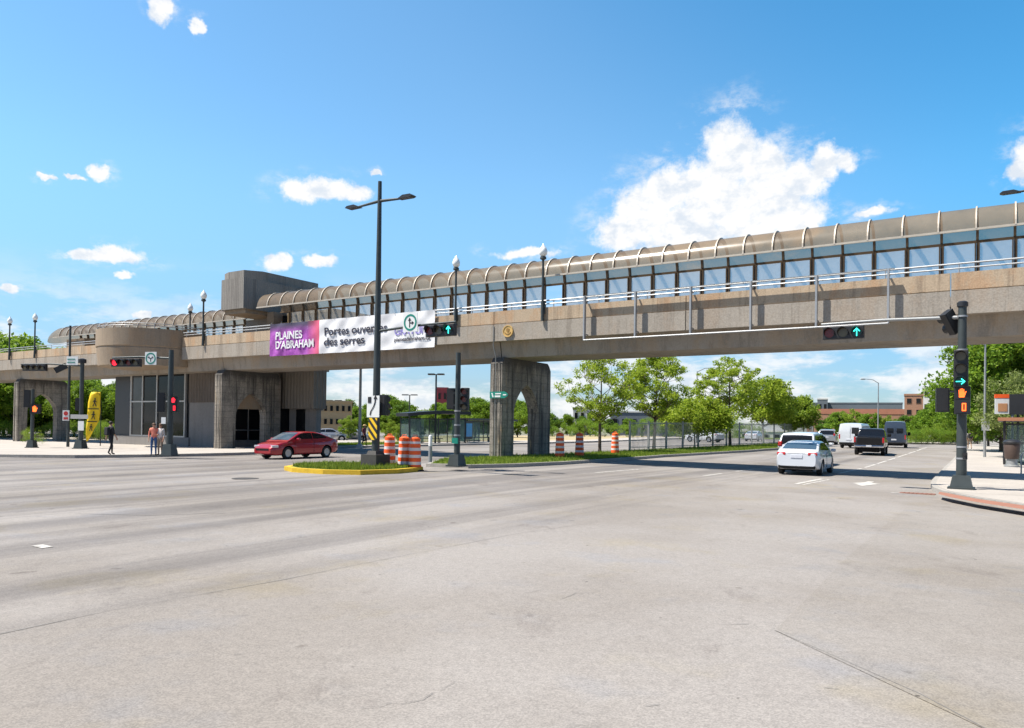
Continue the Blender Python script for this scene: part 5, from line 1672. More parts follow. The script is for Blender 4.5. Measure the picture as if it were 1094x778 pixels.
# ------------------------------------------------------------------ people
def person(label, loc, yaw, colors, pose=None, hair='hair_dark', height=1.72, bag=None, hat=None, sleeves=True):
    """facing local -y"""
    t = thing('person', label, 'person', loc, yaw)
    J = dict(pelvis=(0, 0, .95), spine=(0, .01, 1.13), chest=(0, .0, 1.32), neck=(0, .01, 1.48), chin=(0, -.015, 1.55), head=(0, -.01, 1.62), crown=(0, 0, 1.69))
    for s_, q in (('l', 1), ('r', -1)):
        J['sh' + s_] = (q * .18, .01, 1.41); J['el' + s_] = (q * .235, .03, 1.13); J['wr' + s_] = (q * .24, -.06, .88); J['ha' + s_] = (q * .24, -.075, .80)
        J['hip' + s_] = (q * .09, 0, .90); J['kn' + s_] = (q * .10, -.02, .50); J['an' + s_] = (q * .105, .02, .09); J['to' + s_] = (q * .12, -.15, .035)
    if pose: J.update(pose)
    rad = dict(pelvis=.135, spine=.12, chest=.145, neck=.055, chin=.062, head=.088, crown=.068)
    for s_ in 'lr':
        rad.update({'sh' + s_: .062, 'el' + s_: .043, 'wr' + s_: .03, 'ha' + s_: .036, 'hip' + s_: .09, 'kn' + s_: .06, 'an' + s_: .04, 'to' + s_: .035})
    names = list(J)
    ed = [('pelvis', 'spine'), ('spine', 'chest'), ('chest', 'neck'), ('neck', 'chin'), ('chin', 'head'), ('head', 'crown')]
    for s_ in 'lr': ed += [('chest', 'sh' + s_), ('sh' + s_, 'el' + s_), ('el' + s_, 'wr' + s_), ('wr' + s_, 'ha' + s_), ('pelvis', 'hip' + s_), ('hip' + s_, 'kn' + s_), ('kn' + s_, 'an' + s_), ('an' + s_, 'to' + s_)]
    me = bpy.data.meshes.new('tmp'); me.from_pydata([J[n_] for n_ in names], [(names.index(a), names.index(b)) for a, b in ed], [])
    o = bpy.data.objects.new('tmp', me); C.objects.link(o)
    sk = o.modifiers.new('s', 'SKIN'); sk.use_smooth_shade = True
    for i, n_ in enumerate(names):
        v = me.skin_vertices[0].data[i]; r = rad[n_]; v.radius = (r, r); v.use_root = n_ == 'pelvis'
    sd = o.modifiers.new('d', 'SUBSURF'); sd.levels = 1; sd.render_levels = 1
    bpy.context.view_layer.update()
    body = bpy.data.meshes.new_from_object(o.evaluated_get(bpy.context.evaluated_depsgraph_get()))
    bpy.data.objects.remove(o)
    mb = MB()
    mb.v = [tuple(v.co) for v in body.vertices]; mb.f = [tuple(p_.vertices) for p_ in body.polygons]
    shirt, legs, shoes = colors
    for f in mb.f:
        c = sum((Vector(mb.v[i]) for i in f), Vector()) / len(f)
        arm = min((Vector(J['wr' + s_]) - c).length for s_ in 'lr') < .17 or min((Vector(J['ha' + s_]) - c).length for s_ in 'lr') < .12
        if c.z > 1.475 or (arm and not (abs(c.x) < .15)): mi = 0
        elif not sleeves and min((Vector(J['el' + s_]) - c).length for s_ in 'lr') < .14: mi = 0
        elif c.z > .97 and True: mi = 1
        elif c.z > .10: mi = 2 if min((Vector(J['el' + s_]) - c).length for s_ in 'lr') > .25 or abs(c.x) < .16 else 1
        else: mi = 3
        mb.m.append(mi)
    # fingers, nose and ears grow from the same mesh
    for s_, q in (('l', 1), ('r', -1)):
        w_, h_ = Vector(J['wr' + s_]), Vector(J['ha' + s_]); d = (h_ - w_).normalized()
        side = Vector((0, 1, 0)) if abs(d.y) < .8 else Vector((1, 0, 0))
        for k, ln in enumerate((.065, .078, .083, .07)):
            p0 = h_ + side * (.03 - .02 * k) + d * .01
            mb.tube([p0, p0 + d * ln * .55, p0 + d * ln + Vector((-q * .02, 0, 0))], [.011, .0105, .008], 6, 0)
        p0 = w_ + d * .035 - side * .02
        mb.tube([p0, p0 + d * .03 - side * .035, p0 + d * .065 - side * .04], [.013, .012, .009], 6, 0)
    hd = Vector(J['head'])
    mb.add([hd + Vector((-.014, -.08, -.02)), hd + Vector((.014, -.08, -.02)), hd + Vector((0, -.115, -.018)), hd + Vector((0, -.085, .03))], [(0, 1, 2), (0, 2, 3), (1, 3, 2), (0, 3, 1)], 0)
    for q in (-1, 1):
        mb.ellipsoid(hd + Vector((q * .086, .0, -.005)), (.012, .02, .03), 6, 4, 0)
        mb.ellipsoid(hd + Vector((q * .032, -.082, .015)), (.012, .008, .008), 6, 4, 4)
    mb.box(hd + Vector((0, -.082, -.052)), (.045, .01, .008), 5)
    k = height / 1.76
    mb.v = [(x * k, y * k, z * k) for x, y, z in mb.v]
    mb.build('body', [M['skin'], M[shirt], M[legs], M[shoes], M['hair_dark'], M['sign_red']], t, 60)
    mb = MB(); mb.ellipsoid(hd + Vector((0, .022, .028)), (.100, .098, .088), 12, 8)
    if hair == 'hair_brown': mb.ellipsoid(hd + Vector((0, .07, -.10)), (.08, .045, .16), 10, 6)
    mb.v = [(x * k, y * k, z * k) for x, y, z in mb.v]
    mb.build('hair', M[hair], t, 60)
    if hat:
        mb = MB(); mb.lathe([(.19, .05), (.19, .06), (.10, .07), (.095, .13), (.02, .145)], 16, tuple(hd)); mb.v = [(x * k, y * k, z * k) for x, y, z in mb.v]; mb.build('hat', M[hat], t, 40)
    if bag:
        mb = MB(); mb.box((0, .20, 1.22), (.30, .16, .42)); mb.v = [(x * k, y * k, z * k) for x, y, z in mb.v]
        o = mb.build('backpack', M[bag], t); bv = o.modifiers.new('b', 'BEVEL'); bv.width = .05; bv.segments = 3
    return t
def stride(a=.20, arm=.12):
    d = {}
    d['knl'] = (.10, -.10 - a * .3, .50); d['anl'] = (.10, -a, .09); d['tol'] = (.11, -a - .16, .05)
    d['knr'] = (-.10, .02, .50); d['anr'] = (-.10, a + .04, .12); d['tor'] = (-.11, a - .10, .04)
    d['ell'] = (.24, .08, 1.14); d['wrl'] = (.24, arm, .90); d['hal'] = (.24, arm + .02, .82)
    d['elr'] = (-.24, -.01, 1.13); d['wrr'] = (-.23, -arm - .06, .92); d['har'] = (-.23, -arm - .09, .84)
    return d
p = G(118, 486.3, .15)
person('person in black clothes walking on the pavement beside the yellow flag', p, R(150), ('cloth_black', 'cloth_black', 'rubber'), stride(.14, .08), 'hair_dark', 1.78, bag='cloth_black')
p = G(164, 487.0, .15)
person('person in a coral top and blue jeans before the station windows', p, R(20), ('cloth_coral', 'cloth_jeans', 'rubber'),
       {'ell': (.25, -.04, 1.14), 'wrl': (.16, -.22, 1.08), 'hal': (.10, -.26, 1.10)}, 'hair_brown', 1.70)
p = G(171, 487.0, .15)
person('person in a pale top and tan skirt beside the signal mast', p, R(-15), ('cloth_white', 'cloth_tan', 'rubber'), None, 'hair_brown', 1.68)
p = G(389, 476.5, .15)
person('person in dark wine clothes and straw hat behind the hazard board', p, R(60), ('cloth_wine', 'cloth_black', 'rubber'), stride(.1, .06), 'hair_dark', 1.70, hat='straw')
p = G(1036, 480.0, .15)
person('person in grey walking on the right-hand pavement near the shelter', p, R(160), ('cloth_grey', 'cloth_tan', 'rubber'), stride(.18, .1), 'hair_dark', 1.72, bag='cloth_black')

# ------------------------------------------------------------------ bus shelters
def shelter(label, loc, rz, Lx, Dy, H, roof_m, ad=None, curved=False):
    t = thing('bus_shelter', label, 'bus shelter', loc, rz)
    for x in (0, Lx):
        for y in (0, Dy):
            mb = MB(); mb.rng((x - .05, y - .05, 0), (x + .05, y + .05, H - .12)); mb.build('post', M['black'], t)
    k = max(2, round(Lx / 1.0))
    for i in range(1, k):
        mb = MB(); x = Lx * i / k; mb.rng((x - .035, Dy - .04, 0), (x + .035, Dy + .04, H - .12)); mb.build('post', M['black'], t)
    mb = MB()
    if curved:
        prof = []
        for j in range(11):
            u = j / 10
            prof.append((-.35 + (Lx + .7) * u, H - .14 + .42 * math.sin(PI * (0.08 + .55 * u))))
        prof += [(x, z + .30) for x, z in reversed(prof)]
        mb.prism(prof, 'y', -.4, Dy + .3)
    else:
        mb.rng((-.35, -.4, H - .12), (Lx + .35, Dy + .3, H + .06))
    mb.build('roof', M[roof_m], t)
    for i in range(k):
        x0, x1 = Lx * i / k + .06, Lx * (i + 1) / k - .06
        mb = MB(); mb.rng((x0, Dy - .012, .18), (x1, Dy + .012, H - .2)); mb.build('glass_pane', M['clear'], t)
    for x in (0, Lx):
        mb = MB(); mb.rng((x - .012, .08, .18), (x + .012, Dy - .08, H - .2)); mb.build('glass_pane', M['clear'], t)
    for a, b in ((.03, Lx * .26), (Lx * .74, Lx - .03)):
        mb = MB(); mb.rng((a + .05, -.012, .18), (b - .05, .012, H - .2)); mb.build('glass_pane', M['clear'], t)
    mb = MB(); mb.rng((-.03, -.03, H - .26), (Lx + .03, .03, H - .18)); mb.rng((-.03, -.03, .1), (Lx * .26, .03, .16)); mb.rng((Lx * .74, -.03, .1), (Lx, .03, .16))
    mb.rng((0, Dy - .03, H - .26), (Lx, Dy + .035, H - .18)); mb.rng((0, Dy - .03, .1), (Lx, Dy + .035, .16)); mb.build('rail', M['black'], t)
    mb = MB(); mb.rng((Lx * .3, Dy - .55, .42), (Lx * .7, Dy - .15, .48))
    for x in (.34, .66): mb.rng((Lx * x - .03, Dy - .4, 0), (Lx * x + .03, Dy - .3, .42))
    mb.build('bench', M['black'], t)
    if ad:
        mb = MB(); mb.rng((Lx + .10, -.1, .35), (Lx + .22, 1.15, 2.15)) if ad == 'side' else mb.rng((Lx * .8, -.06, .4), (Lx * .8 + 1.1, .06, 2.1)); a = mb.build('advert_case', M['black'], t)
        mb = MB(); mb.rng((Lx * .8 + .08, -.075, .5), (Lx * .8 + 1.02, -.062, 2.0)); mb.build('poster', M['poster_blue'], a)
    return t
a = G(437, 474.2, .15); b = G(497, 473.6, .15)
dirv = (b - a); ang = math.atan2(dirv.y, dirv.x)
hs = P(437, 444.5, a.y).z - a.z
w1 = dirv.length
shelter('long black glazed bus shelter left of the signal post, curved roof', a, ang, w1, 1.6, hs, 'black', None, True)
a2 = G(499, 473.0, .15); b2 = G(548, 471.6, .15); d2 = b2 - a2
t = shelter('smaller glazed bus shelter with a blue poster, behind the bridge pier', a2, math.atan2(d2.y, d2.x), d2.length, 1.5, P(500, 447.5, a2.y).z - a2.z, 'black', None, False)
mb = MB(); mb.rng((-.75, -.25, .35), (.65, -.10, P(500, 450, a2.y).z - a2.z)); o = mb.build('advert_case', M['black'], t)
mb = MB(); mb.rng((-.62, -.265, .6), (.50, -.252, P(500, 452.5, a2.y).z - a2.z)); mb.build('poster', M['poster_blue'], o)

a = G(1073, 496.5, .15)
# the right-hand shelter runs away from the camera along the pavement
fr = thing('bus_shelter', 'dark steel bus shelter with a rusty roof edge on the right pavement', 'bus shelter', a, BROT)
H = P(1073, 448.5, a.y).z - a.z
Lx, Dy = 2.0, 6.4
for i in range(6):
    y = Dy * i / 5
    for x in (0, Lx):
        mb = MB(); mb.rng((x - .06, y - .06, 0), (x + .06, y + .06, H - .05)); mb.build('post', M['black'], fr)
    if i < 5:
        for x in (0, Lx):
            mb = MB(); mb.rng((x - .012, y + .08, .2), (x + .012, y + Dy / 5 - .08, H - .25)); mb.build('glass_pane', M['clear'], fr)
        mb = MB(); mb.rng((-.03, y + .05, H - .3), (.03, y + Dy / 5 - .05, H - .22)); mb.rng((-.03, y + .05, .95), (.03, y + Dy / 5 - .05, 1.02)); mb.build('rail', M['black'], fr)
mb = MB(); mb.rng((-.3, -.35, H - .05), (Lx + .3, Dy + .3, H + .10)); mb.build('roof', M['black'], fr)
mb = MB(); mb.rng((-.32, -.40, H - .07), (Lx + .32, -.352, H + .12)); mb.build('roof_edge', M['shelter_roof'], fr)
mb = MB(); mb.rng((.10, -.012, .2), (Lx - .1, .012, H - .25)); mb.build('glass_pane', M['clear'], fr)
mb = MB(); mb.rng((.06, -.03, 1.2), (Lx - .06, .03, 1.26)); mb.rng((.06, -.03, H - .3), (Lx - .06, .03, H - .2)); mb.build('rail', M['black'], fr)
mb = MB(); mb.rng((.5, Dy * .5, .42), (.95, Dy * .9, .48)); mb.rng((.6, Dy * .55, 0), (.8, Dy * .58, .42)); mb.rng((.6, Dy * .82, 0), (.8, Dy * .85, .42)); mb.build('bench', M['black'], fr)

b = G(1081, 499.0, .15)
t = thing('litter_bin', 'dark round litter bin on a pale base beside the right shelter', 'litter bin', b, BROT)
mb = MB(); mb.lathe([(.30, .42), (.33, .5), (.38, 1.15), (.36, 1.2), (.34, 1.2), (.32, .6)], 18, cap=False); mb.lathe([(.30, .42), (.02, .43)], 18); mb.build('bucket', mat('brown_bin', (0.07, 0.045, 0.035), .6, var=.3), t, 40)
mb = MB(); mb.lathe([(.40, 1.2), (.42, 1.3), (.30, 1.42), (.02, 1.46)], 18); mb.build('lid', M['black'], t, 40)
mb = MB(); mb.lathe([(.36, 0), (.36, .08), (.26, .12), (.24, .42)], 18); mb.build('base', M['pole_grey'], t, 40)
b = G(1091, 506.5, .15)
t = thing('cycle_stand', 'bent grey steel cycle stand on the pavement at the right edge', 'cycle stand', b, BROT)
mb = MB(); mb.tube([(0, 0, 0), (0, 0, .75), (.06, 0, .9), (.2, 0, .97), (.55, 0, .97), (.69, 0, .9), (.75, 0, .75), (.75, 0, 0)], .03, 8); mb.build('hoop', M['galv'], t, 40)
mb = MB(); mb.box((0, 0, .01), (.2, .2, .02)); mb.box((.75, 0, .01), (.2, .2, .02)); mb.build('foot', M['galv'], t)
b = P(1078, 470, 47); b.z = g(b.x, b.y) + .15
t = thing('shop_sign', 'orange and white shop sign on a post above the right shelter', 'sign', b, R(-20))
zz = P(1078, 432, 47).z - b.z
pole_part(t, [(.2, .1, 0), (.2, .1, zz + .6)], .07, 'pole_grey', 8)
mb = MB(); mb.rng((-.75, 0, zz - .6), (.8, .12, zz + .45)); o = mb.build('panel', M['sign_white'], t)
mb = MB(); mb.rng((-.77, -.015, zz + .38), (.82, .13, zz + .62)); mb.build('orange_band', M['orange'], o)
mb = MB(); mb.plate([(-.6, zz - .45), (-.1, zz - .45), (-.1, zz + .05), (-.6, zz + .05)], -.02, .015); mb.build('panel_mark', mat('dull_orange', (.5, .25, .12), .6), o)

# ------------------------------------------------------------------ fence
fa, fb = G(672.5, 482.2, .15), G(868, 474.4, .15)
dv = fb - fa; FL = Vector((dv.x, dv.y)).length
fh = P(672.5, 449.5, fa.y).z - fa.z
t = thing('metal_fence', 'tall grey bar fence on the grass strip between the street trees', 'fence', fa, math.atan2(dv.y, dv.x))
sl = (fb.z - fa.z) / FL
npost = 14
for i in range(npost + 1):
    x = FL * i / npost
    mb = MB(); mb.rng((x - .05, -.05, sl * x - .1), (x + .05, .05, sl * x + fh)); mb.build('fence_post', M['pole_grey'], t)
    if i < npost:
        mb = MB(); w = FL / npost
        for zz in (.25, fh - .2): mb.rng((x + .05, -.02, sl * x + zz), (x + w - .05, .02, sl * x + zz + .05))
        k = int(w / .16)
        for j in range(1, k): mb.rng((x + w * j / k - .011, -.011, sl * x + .1), (x + w * j / k + .011, .011, sl * x + fh - .05))
        mb.build('bar_panel', M['pole_grey'], t)

# ------------------------------------------------------------------ trees
def leaf_mesh(name, clumps, n, size, m, seed, flat=.6):
    """n small leaf faces spread through the clumps (centre, radius)"""
    rnd = random.Random(seed)
    vs, fs = [], []
    tot = sum(r ** 2 for _, r in clumps)
    for c, r in clumps:
        k = int(n * r * r / tot)
        for _ in range(k):
            while True:
                q = Vector((rnd.uniform(-1, 1), rnd.uniform(-1, 1), rnd.uniform(-1, 1)))
                if .15 < q.length < 1: break
            q = q * (0.55 + .45 * rnd.random())
            p_ = Vector((c[0] + q.x * r, c[1] + q.y * r, c[2] + q.z * r * flat))
            nrm = Vector((rnd.gauss(0, .6), rnd.gauss(0, .6), rnd.gauss(.5, .6))).normalized()
            u = nrm.cross(Vector((rnd.gauss(0, 1), rnd.gauss(0, 1), rnd.gauss(0, 1)))).normalized(); w = nrm.cross(u)
            s1 = size * rnd.uniform(.6, 1.35); s2 = s1 * rnd.uniform(.35, .6)
            o = len(vs)
            vs += [tuple(p_ - u * s1), tuple(p_ + w * s2), tuple(p_ + u * s1), tuple(p_ - w * s2)]
            fs.append((o, o + 1, o + 2, o + 3))
    me = bpy.data.meshes.new(name); me.from_pydata(vs, [], fs); me.materials.append(m)
    return me

def tree(name, label, loc, h, cr, th, m, seed, n=7000, nclump=26, leaf=.16, shape='round', group=None, flat=.6, clump=.30, lean=0.0, tr=None):
    """tapered trunk, limbs to every clump, and a crown of leaf faces in uneven clumps"""
    rnd = random.Random(seed)
    t = thing(name, label, 'tree' if 'shrub' not in name and 'bush' not in name else 'shrub', loc, rnd.uniform(0, 6.28), group)
    cl = []
    hz = (h - th) / 2; cz = th + hz
    for i in range(nclump):
        for _ in range(80):
            q = Vector((rnd.uniform(-1, 1), rnd.uniform(-1, 1), rnd.uniform(-1, 1)))
            if q.length < 1 and (q.length > .4 or rnd.random() < .25): break
        if shape == 'spread': k = (1.0 - .45 * max(0, q.z)) * (.72 if q.z < -.5 else 1)
        else: k = 1 - .2 * max(0, q.z)
        k *= rnd.uniform(.85, 1.12)
        r = cr * clump * rnd.uniform(.5, 1.3)
        cl.append(((q.x * (cr - r * .6) * k, q.y * (cr - r * .6) * k, cz + q.z * (hz - r * .3)), r))
    mb = MB()
    R0 = tr or h * .015
    top = Vector((rnd.uniform(-.08, .08) * cr + lean, rnd.uniform(-.08, .08) * cr, h * .90))
    tp = [(0, 0, -.1), (.02, .0, .12), (top.x * .2 + rnd.uniform(-.05, .05), top.y * .2, h * .25), (top.x * .6, top.y * .6, h * .55), tuple(top)]
    mb.tube(tp, [R0 * 1.5, R0 * 1.1, R0 * .85, R0 * .5, R0 * .10], 8)
    order = sorted(range(len(cl)), key=lambda i: -(Vector(cl[i][0]) - Vector((0, 0, cz))).length)
    npri = max(6, len(cl) // 4)
    nodes = []
    for j, i in enumerate(order):
        b = Vector(cl[i][0])
        if j < npri:
            f = max(th * .85 / h, min(.86, (b.z - (abs(b.x) + abs(b.y)) * .45) / h))
            a = Vector((top.x * f / .9, top.y * f / .9, h * f))
            mid = a * .5 + b * .5 + Vector((rnd.uniform(-.1, .1), rnd.uniform(-.1, .1), -.05 * (b - a).length))
            mb.tube([a, mid, b], [R0 * .30, R0 * .20, R0 * .07], 5)
            nodes += [mid, mid * .5 + b * .5, a * .3 + mid * .7]
        else:
            a = min(nodes, key=lambda q_: (q_ - b).length + .6 * max(0, q_.z - b.z))
            mb.tube([a, a * .5 + b * .5 + Vector((0, 0, -.03)), b], [R0 * .14, R0 * .09, R0 * .04], 4)
    mb.build('trunk', M['bark'], t, 50)
    me = leaf_mesh('crown', cl, n, leaf, M[m], seed + 1, flat)
    o = bpy.data.objects.new('crown', me); C.objects.link(o); o.parent = t
    return t

def at(px, Y, off=0.0):
    p = P(px, 460, Y); return Vector((p.x, p.y, g(p.x, p.y) + off))
# street trees on the reservation (locusts with airy sprays)
def street_tree(label, px, py, ptop, cpx, seed, n, nclump, m='leaf_locust', leaf=.13, th=.42, flat=.45, clump=.26, shape='spread'):
    p = G(px, py, .15)
    h = P(px, ptop, p.y).z - p.z
    cr = cpx / FPX * p.y
    return tree('street_tree', label, p, h, cr, h * th, m, seed, n, nclump, leaf, shape, 'young street trees on the grass strip', flat, clump)
street_tree('airy young locust tree on the grass strip, nearest the bridge pier', 641, 482.5, 372, 50, 11, 10500, 110, th=.26, clump=.17, flat=.6, leaf=.085)
street_tree('second airy locust tree, dense crown, beside the end of the fence', 699, 480.2, 370, 47, 12, 15000, 125, th=.30, clump=.19, flat=.6, leaf=.092)
street_tree('tall thin locust tree right of the bushy low tree', 780, 476.5, 378, 43, 13, 9500, 100, th=.34, clump=.17, flat=.6, leaf=.10)
street_tree('short bushy green tree between the second and third locusts', 742, 477.6, 424, 46, 14, 18000, 90, m='leaf_locust', th=.2, flat=.75, clump=.28, leaf=.11, shape='round')
street_tree('broad low tree right of the tall thin locust', 815, 474.6, 402, 42, 15, 15000, 90, th=.26, flat=.7, clump=.26, leaf=.12, shape='round')
street_tree('round bushy tree at the far end of the fence, above the minivan', 846, 474.4, 418, 30, 16, 19000, 70, m='leaf_lime', th=.24, flat=.8, clump=.28, leaf=.12, shape='round')

proto = {}
def wood(kind, label, loc, h, seed, group, cr=None, name='leafy_tree', th=.07):
    """background trees: one mesh per kind, scaled copies"""
    if kind not in proto:
        m, n, ncl, lf, c_ = {'mid': ('leaf_mid', 11000, 70, .23, .46), 'dark': ('leaf_dark', 11000, 70, .23, .44), 'lime': ('leaf_lime', 8000, 50, .19, .44), 'olive': ('leaf_olive', 16000, 90, .15, .5), 'big': ('leaf_mid', 30000, 130, .17, .50), 'bush': ('leaf_mid', 5000, 30, .20, .9), 'limebush': ('leaf_lime', 5000, 30, .18, .9)}[kind]
        H = 10.0
        t = tree(name, label, loc, H, H * c_, H * (th if 'bush' not in kind else .02), m, 40 + len(proto), n, ncl, lf, 'round', group, .8, .27)
        proto[kind] = t
        t.scale = (h / 10,) * 3
        return t
    rnd = random.Random(seed)
    c_ = copy_thing(proto[kind], loc, rnd.uniform(0, 6.28), label, group, h / 10)
    c_.name = name
    c_['category'] = 'shrub' if 'shrub' in name or 'bush' in name else 'tree'
    return c_

# wood behind the station and ramp, left
rnd = random.Random(21)
G1 = 'trees of the wood behind the ramp'
L1 = 'leafy green tree in the wood seen behind the left ramp and its piers'
for i in range(22):
    px = -70 + i * 11.5 + rnd.uniform(-4, 4)
    Y = rnd.uniform(80, 104)
    wood(rnd.choice(['mid', 'mid', 'dark', 'big']), L1, at(px, Y, .1), rnd.uniform(6.5, 8.4), i, G1)
for i, (px, Y, ptop) in enumerate(((10, 112, 352), (28, 118, 356), (46, 110, 366), (-14, 112, 350), (4, 100, 362), (58, 120, 368))):
    b = at(px, Y); wood('lime' if i % 2 else 'mid', 'leafy tree rising above the left ramp parapet', b, P(px, ptop, Y).z - b.z, 60 + i, 'tree tops above the left ramp')
L2 = 'low leafy shrub under the left ramp'
for i in range(12):
    px = rnd.uniform(-30, 132)
    wood('limebush' if i % 3 == 0 else 'bush', L2, at(px, rnd.uniform(74, 80), .15), rnd.uniform(1.3, 2.6), 80 + i, 'shrubs under the left ramp', name='shrub')
b = G(34, 475.5, .15)
wood('limebush', 'round green shrub in a planter at the foot of the far left signal', b, 1.3, 3, None, name='shrub')

# trees behind the shelters
L3 = 'leafy tree in the belt behind the bus shelters'
for i, (px, Y, ptop, kind) in enumerate(((352, 140, 431, 'mid'), (368, 140, 424, 'dark'), (384, 128, 432, 'mid'), (397, 120, 428, 'mid'), (412, 118, 421, 'big'), (432, 124, 426, 'mid'), (428, 112, 428, 'dark'), (450, 128, 436, 'mid'),
                                         (468, 118, 430, 'big'), (486, 122, 424, 'mid'), (508, 115, 424, 'big'), (521, 120, 427, 'dark'), (553, 118, 425, 'mid'), (570, 112, 427, 'big'), (534, 122, 428, 'mid'), (590, 140, 440, 'dark'), (606, 150, 441, 'mid'), (622, 150, 443, 'dark'), (636, 140, 438, 'mid'), (652, 150, 446, 'dark'), (672, 150, 446, 'mid'))):
    b = at(px, Y); wood(kind, L3, b, P(px, ptop, Y).z - b.z, 100 + i, 'belt of trees behind the shelters')
for i, (px, Y, ptop, lab) in enumerate(((371, 84, 443, 'young lime green tree in front of the yellow brick block'), (415, 88, 447, 'bright lime bush-like tree left of the long shelter'), (493, 92, 440, 'lime green tree top above the gap between the shelters'), (425, 82, 452, 'small lime tree touching the left end of the long shelter'))):
    b = at(px, Y); wood('lime', lab, b, P(px, ptop, Y).z - b.z, 130 + i, 'young lime trees near the shelters')
# low hedge pieces behind the field
for i in range(14):
    px = 590 + i * 17 + rnd.uniform(-4, 4)
    wood('bush', 'dark green shrub at the back of the dry field', at(px, 128 + rnd.uniform(-6, 6)), rnd.uniform(2.2, 3.6), 150 + i, 'shrubs behind the dry field', name='shrub')
# right-hand trees
b = at(1070, 64, .15); tb = wood('big', 'very large green tree filling the right edge beneath the bridge', b, P(1070, 346, 64).z - b.z, 5, None)
b = at(1110, 78, .15); wood('big', 'second very large green tree behind, beyond the right edge', b, P(1110, 350, 78).z - b.z, 6, None)
b = at(1092, 52, .15); wood('olive', 'pale olive tree leaning into the right edge above the shelter', b, P(1092, 392, 52).z - b.z, 7, None)
b = at(1056, 88, .15); wood('mid', 'mid-green tree left of the very large right-hand tree', b, P(1056, 398, 88).z - b.z, 8, None)
L4 = 'leafy tree closing the view at the far bend of the road'
for i, (px, Y, ptop, kind) in enumerate(((1000, 125, 426, 'mid'), (1018, 118, 416, 'big'), (1030, 112, 424, 'mid'), (984, 132, 438, 'mid'), (968, 150, 442, 'dark'), (948, 155, 443, 'lime'), (930, 150, 440, 'mid'), (912, 155, 436, 'lime'), (896, 160, 438, 'mid'), (1044, 104, 432, 'dark'), (1008, 108, 448, 'lime'), (880, 170, 446, 'dark'))):
    b = at(px, Y); wood(kind, L4, b, P(px, ptop, Y).z - b.z, 170 + i, 'trees at the far bend')
for i in range(13):
    px = 966 + i * 6.2
    wood('limebush' if i % 2 else 'bush', 'bright low shrub in the hedge along the far bend', at(px, 106 + rnd.uniform(-2, 3), .1), rnd.uniform(1.7, 2.7), 190 + i, 'hedge shrubs at the far bend', name='shrub')

# ------------------------------------------------------------------ distant buildings
def block(label, px0, px1, ptop, Y, depth, wall, roof_m=None, floors=0, cols=0, win=None, name='building', rz=0.0, parapet=True, roof_th=.5):
    a, b = P(px0, 460, Y), P(px1, 460, Y)
    zt_ = P((px0 + px1) / 2, ptop, Y).z; zg = min(g(a.x, a.y), 0) - .5
    rz = rz or -math.atan2((a.x + b.x) / 2, Y); W = (b.x - a.x) * math.cos(rz); H = zt_ - zg
    t = thing(name, label, 'building', (a.x, Y, zg), rz)
    mb = MB(); mb.rng((0, 0, 0), (W, depth, H)); mb.build('wall', M[wall], t)
    mb = MB(); mb.rng((-.12, -.12, H), (W + .12, depth + .12, H + min(roof_th, H * .05 + (roof_th > 1) * 1.2))); mb.build('roof', M[roof_m or wall], t)
    for f in range(floors):
        for c_ in range(cols):
            w, h_ = W / cols * .46, H / floors * .40
            x = W * (c_ + .5) / cols; z = H * (f + .55) / max(floors, 1)
            mb = MB(); mb.rng((x - w * .58, -.10, z - h_ * .58), (x + w * .58, -.003, z + h_ * .58)); o = mb.build('window', M[wall] if wall != 'wall_white' else M['alu'], t)
            mb = MB(); mb.rng((x - w / 2, -.13, z - h_ / 2), (x + w / 2, -.102, z + h_ / 2)); mb.build('pane', M['dark_glass'], o)
    return t
block('yellow brick block with rows of windows right of the station', 338, 376, 430, 104, 8, 'brick_yellow', 'brick_yellow', 3, 6, (.9, 1.3))
block('red clad block showing above the trees behind the shelter', 466, 478, 416, 190, 12, 'brick_red', 'brick_red', 3, 2, (.8, .9), name='tower_block')
block('white house with dark windows behind the dry field', 612, 632, 437, 150, 10, 'wall_white', 'wall_grey', 2, 3, (1.3, 1.5), name='house')
block('long grey roofed depot behind the second locust tree', 652, 722, 441, 160, 14, 'wall_grey', 'wall_white', 1, 7, (2.0, 1.4), name='depot')
block('long white shed with pale blue roof behind the fence', 790, 905, 462, 150, 20, 'wall_white', 'wall_white', 1, 10, (1.8, 1.2), name='shed')
block('large slate grey hall on the skyline beyond the road', 868, 962, 432, 330, 40, 'wall_grey', 'wall_grey', 1, 8, (4, 2.5), name='hall')
block('small grey plant tower on the roofline left of the slate hall', 873, 884, 427, 320, 12, 'wall_grey', 'wall_white', 2, 2, (2, 2), name='tower_block')
block('low terracotta roofed building under the slate hall', 862, 972, 443, 240, 16, 'brick_orange', 'roof_red', 1, 12, (2, 1.8), name='building', roof_th=1.6)
block('orange brick block with white trim at the road bend', 966, 986, 423, 200, 6, 'brick_orange', 'brick_orange', 4, 2, (.8, 1.1), name='apartment_block')
block('pale block stepping up beside the orange brick block', 985, 1012, 415, 230, 6, 'wall_white', 'wall_white', 4, 3, (.9, 1.2), name='apartment_block')
b = P(1098, 470, 46); b.z = g(b.x, b.y) + .15
t = thing('advert_board', 'black board on two posts above the right shelter at the edge', 'board', b, BROT)
z1 = P(1090, 421, 46).z - b.z; z0 = P(1090, 443, 46).z - b.z
mb = MB(); mb.rng((-.95, -.1, z0), (1.4, .12, z1)); mb.build('panel', M['black'], t)
for q in (-.5, 1.0): pole_part(t, [(q, .2, 0), (q, .2, z1 - .1)], .06, 'black', 8)

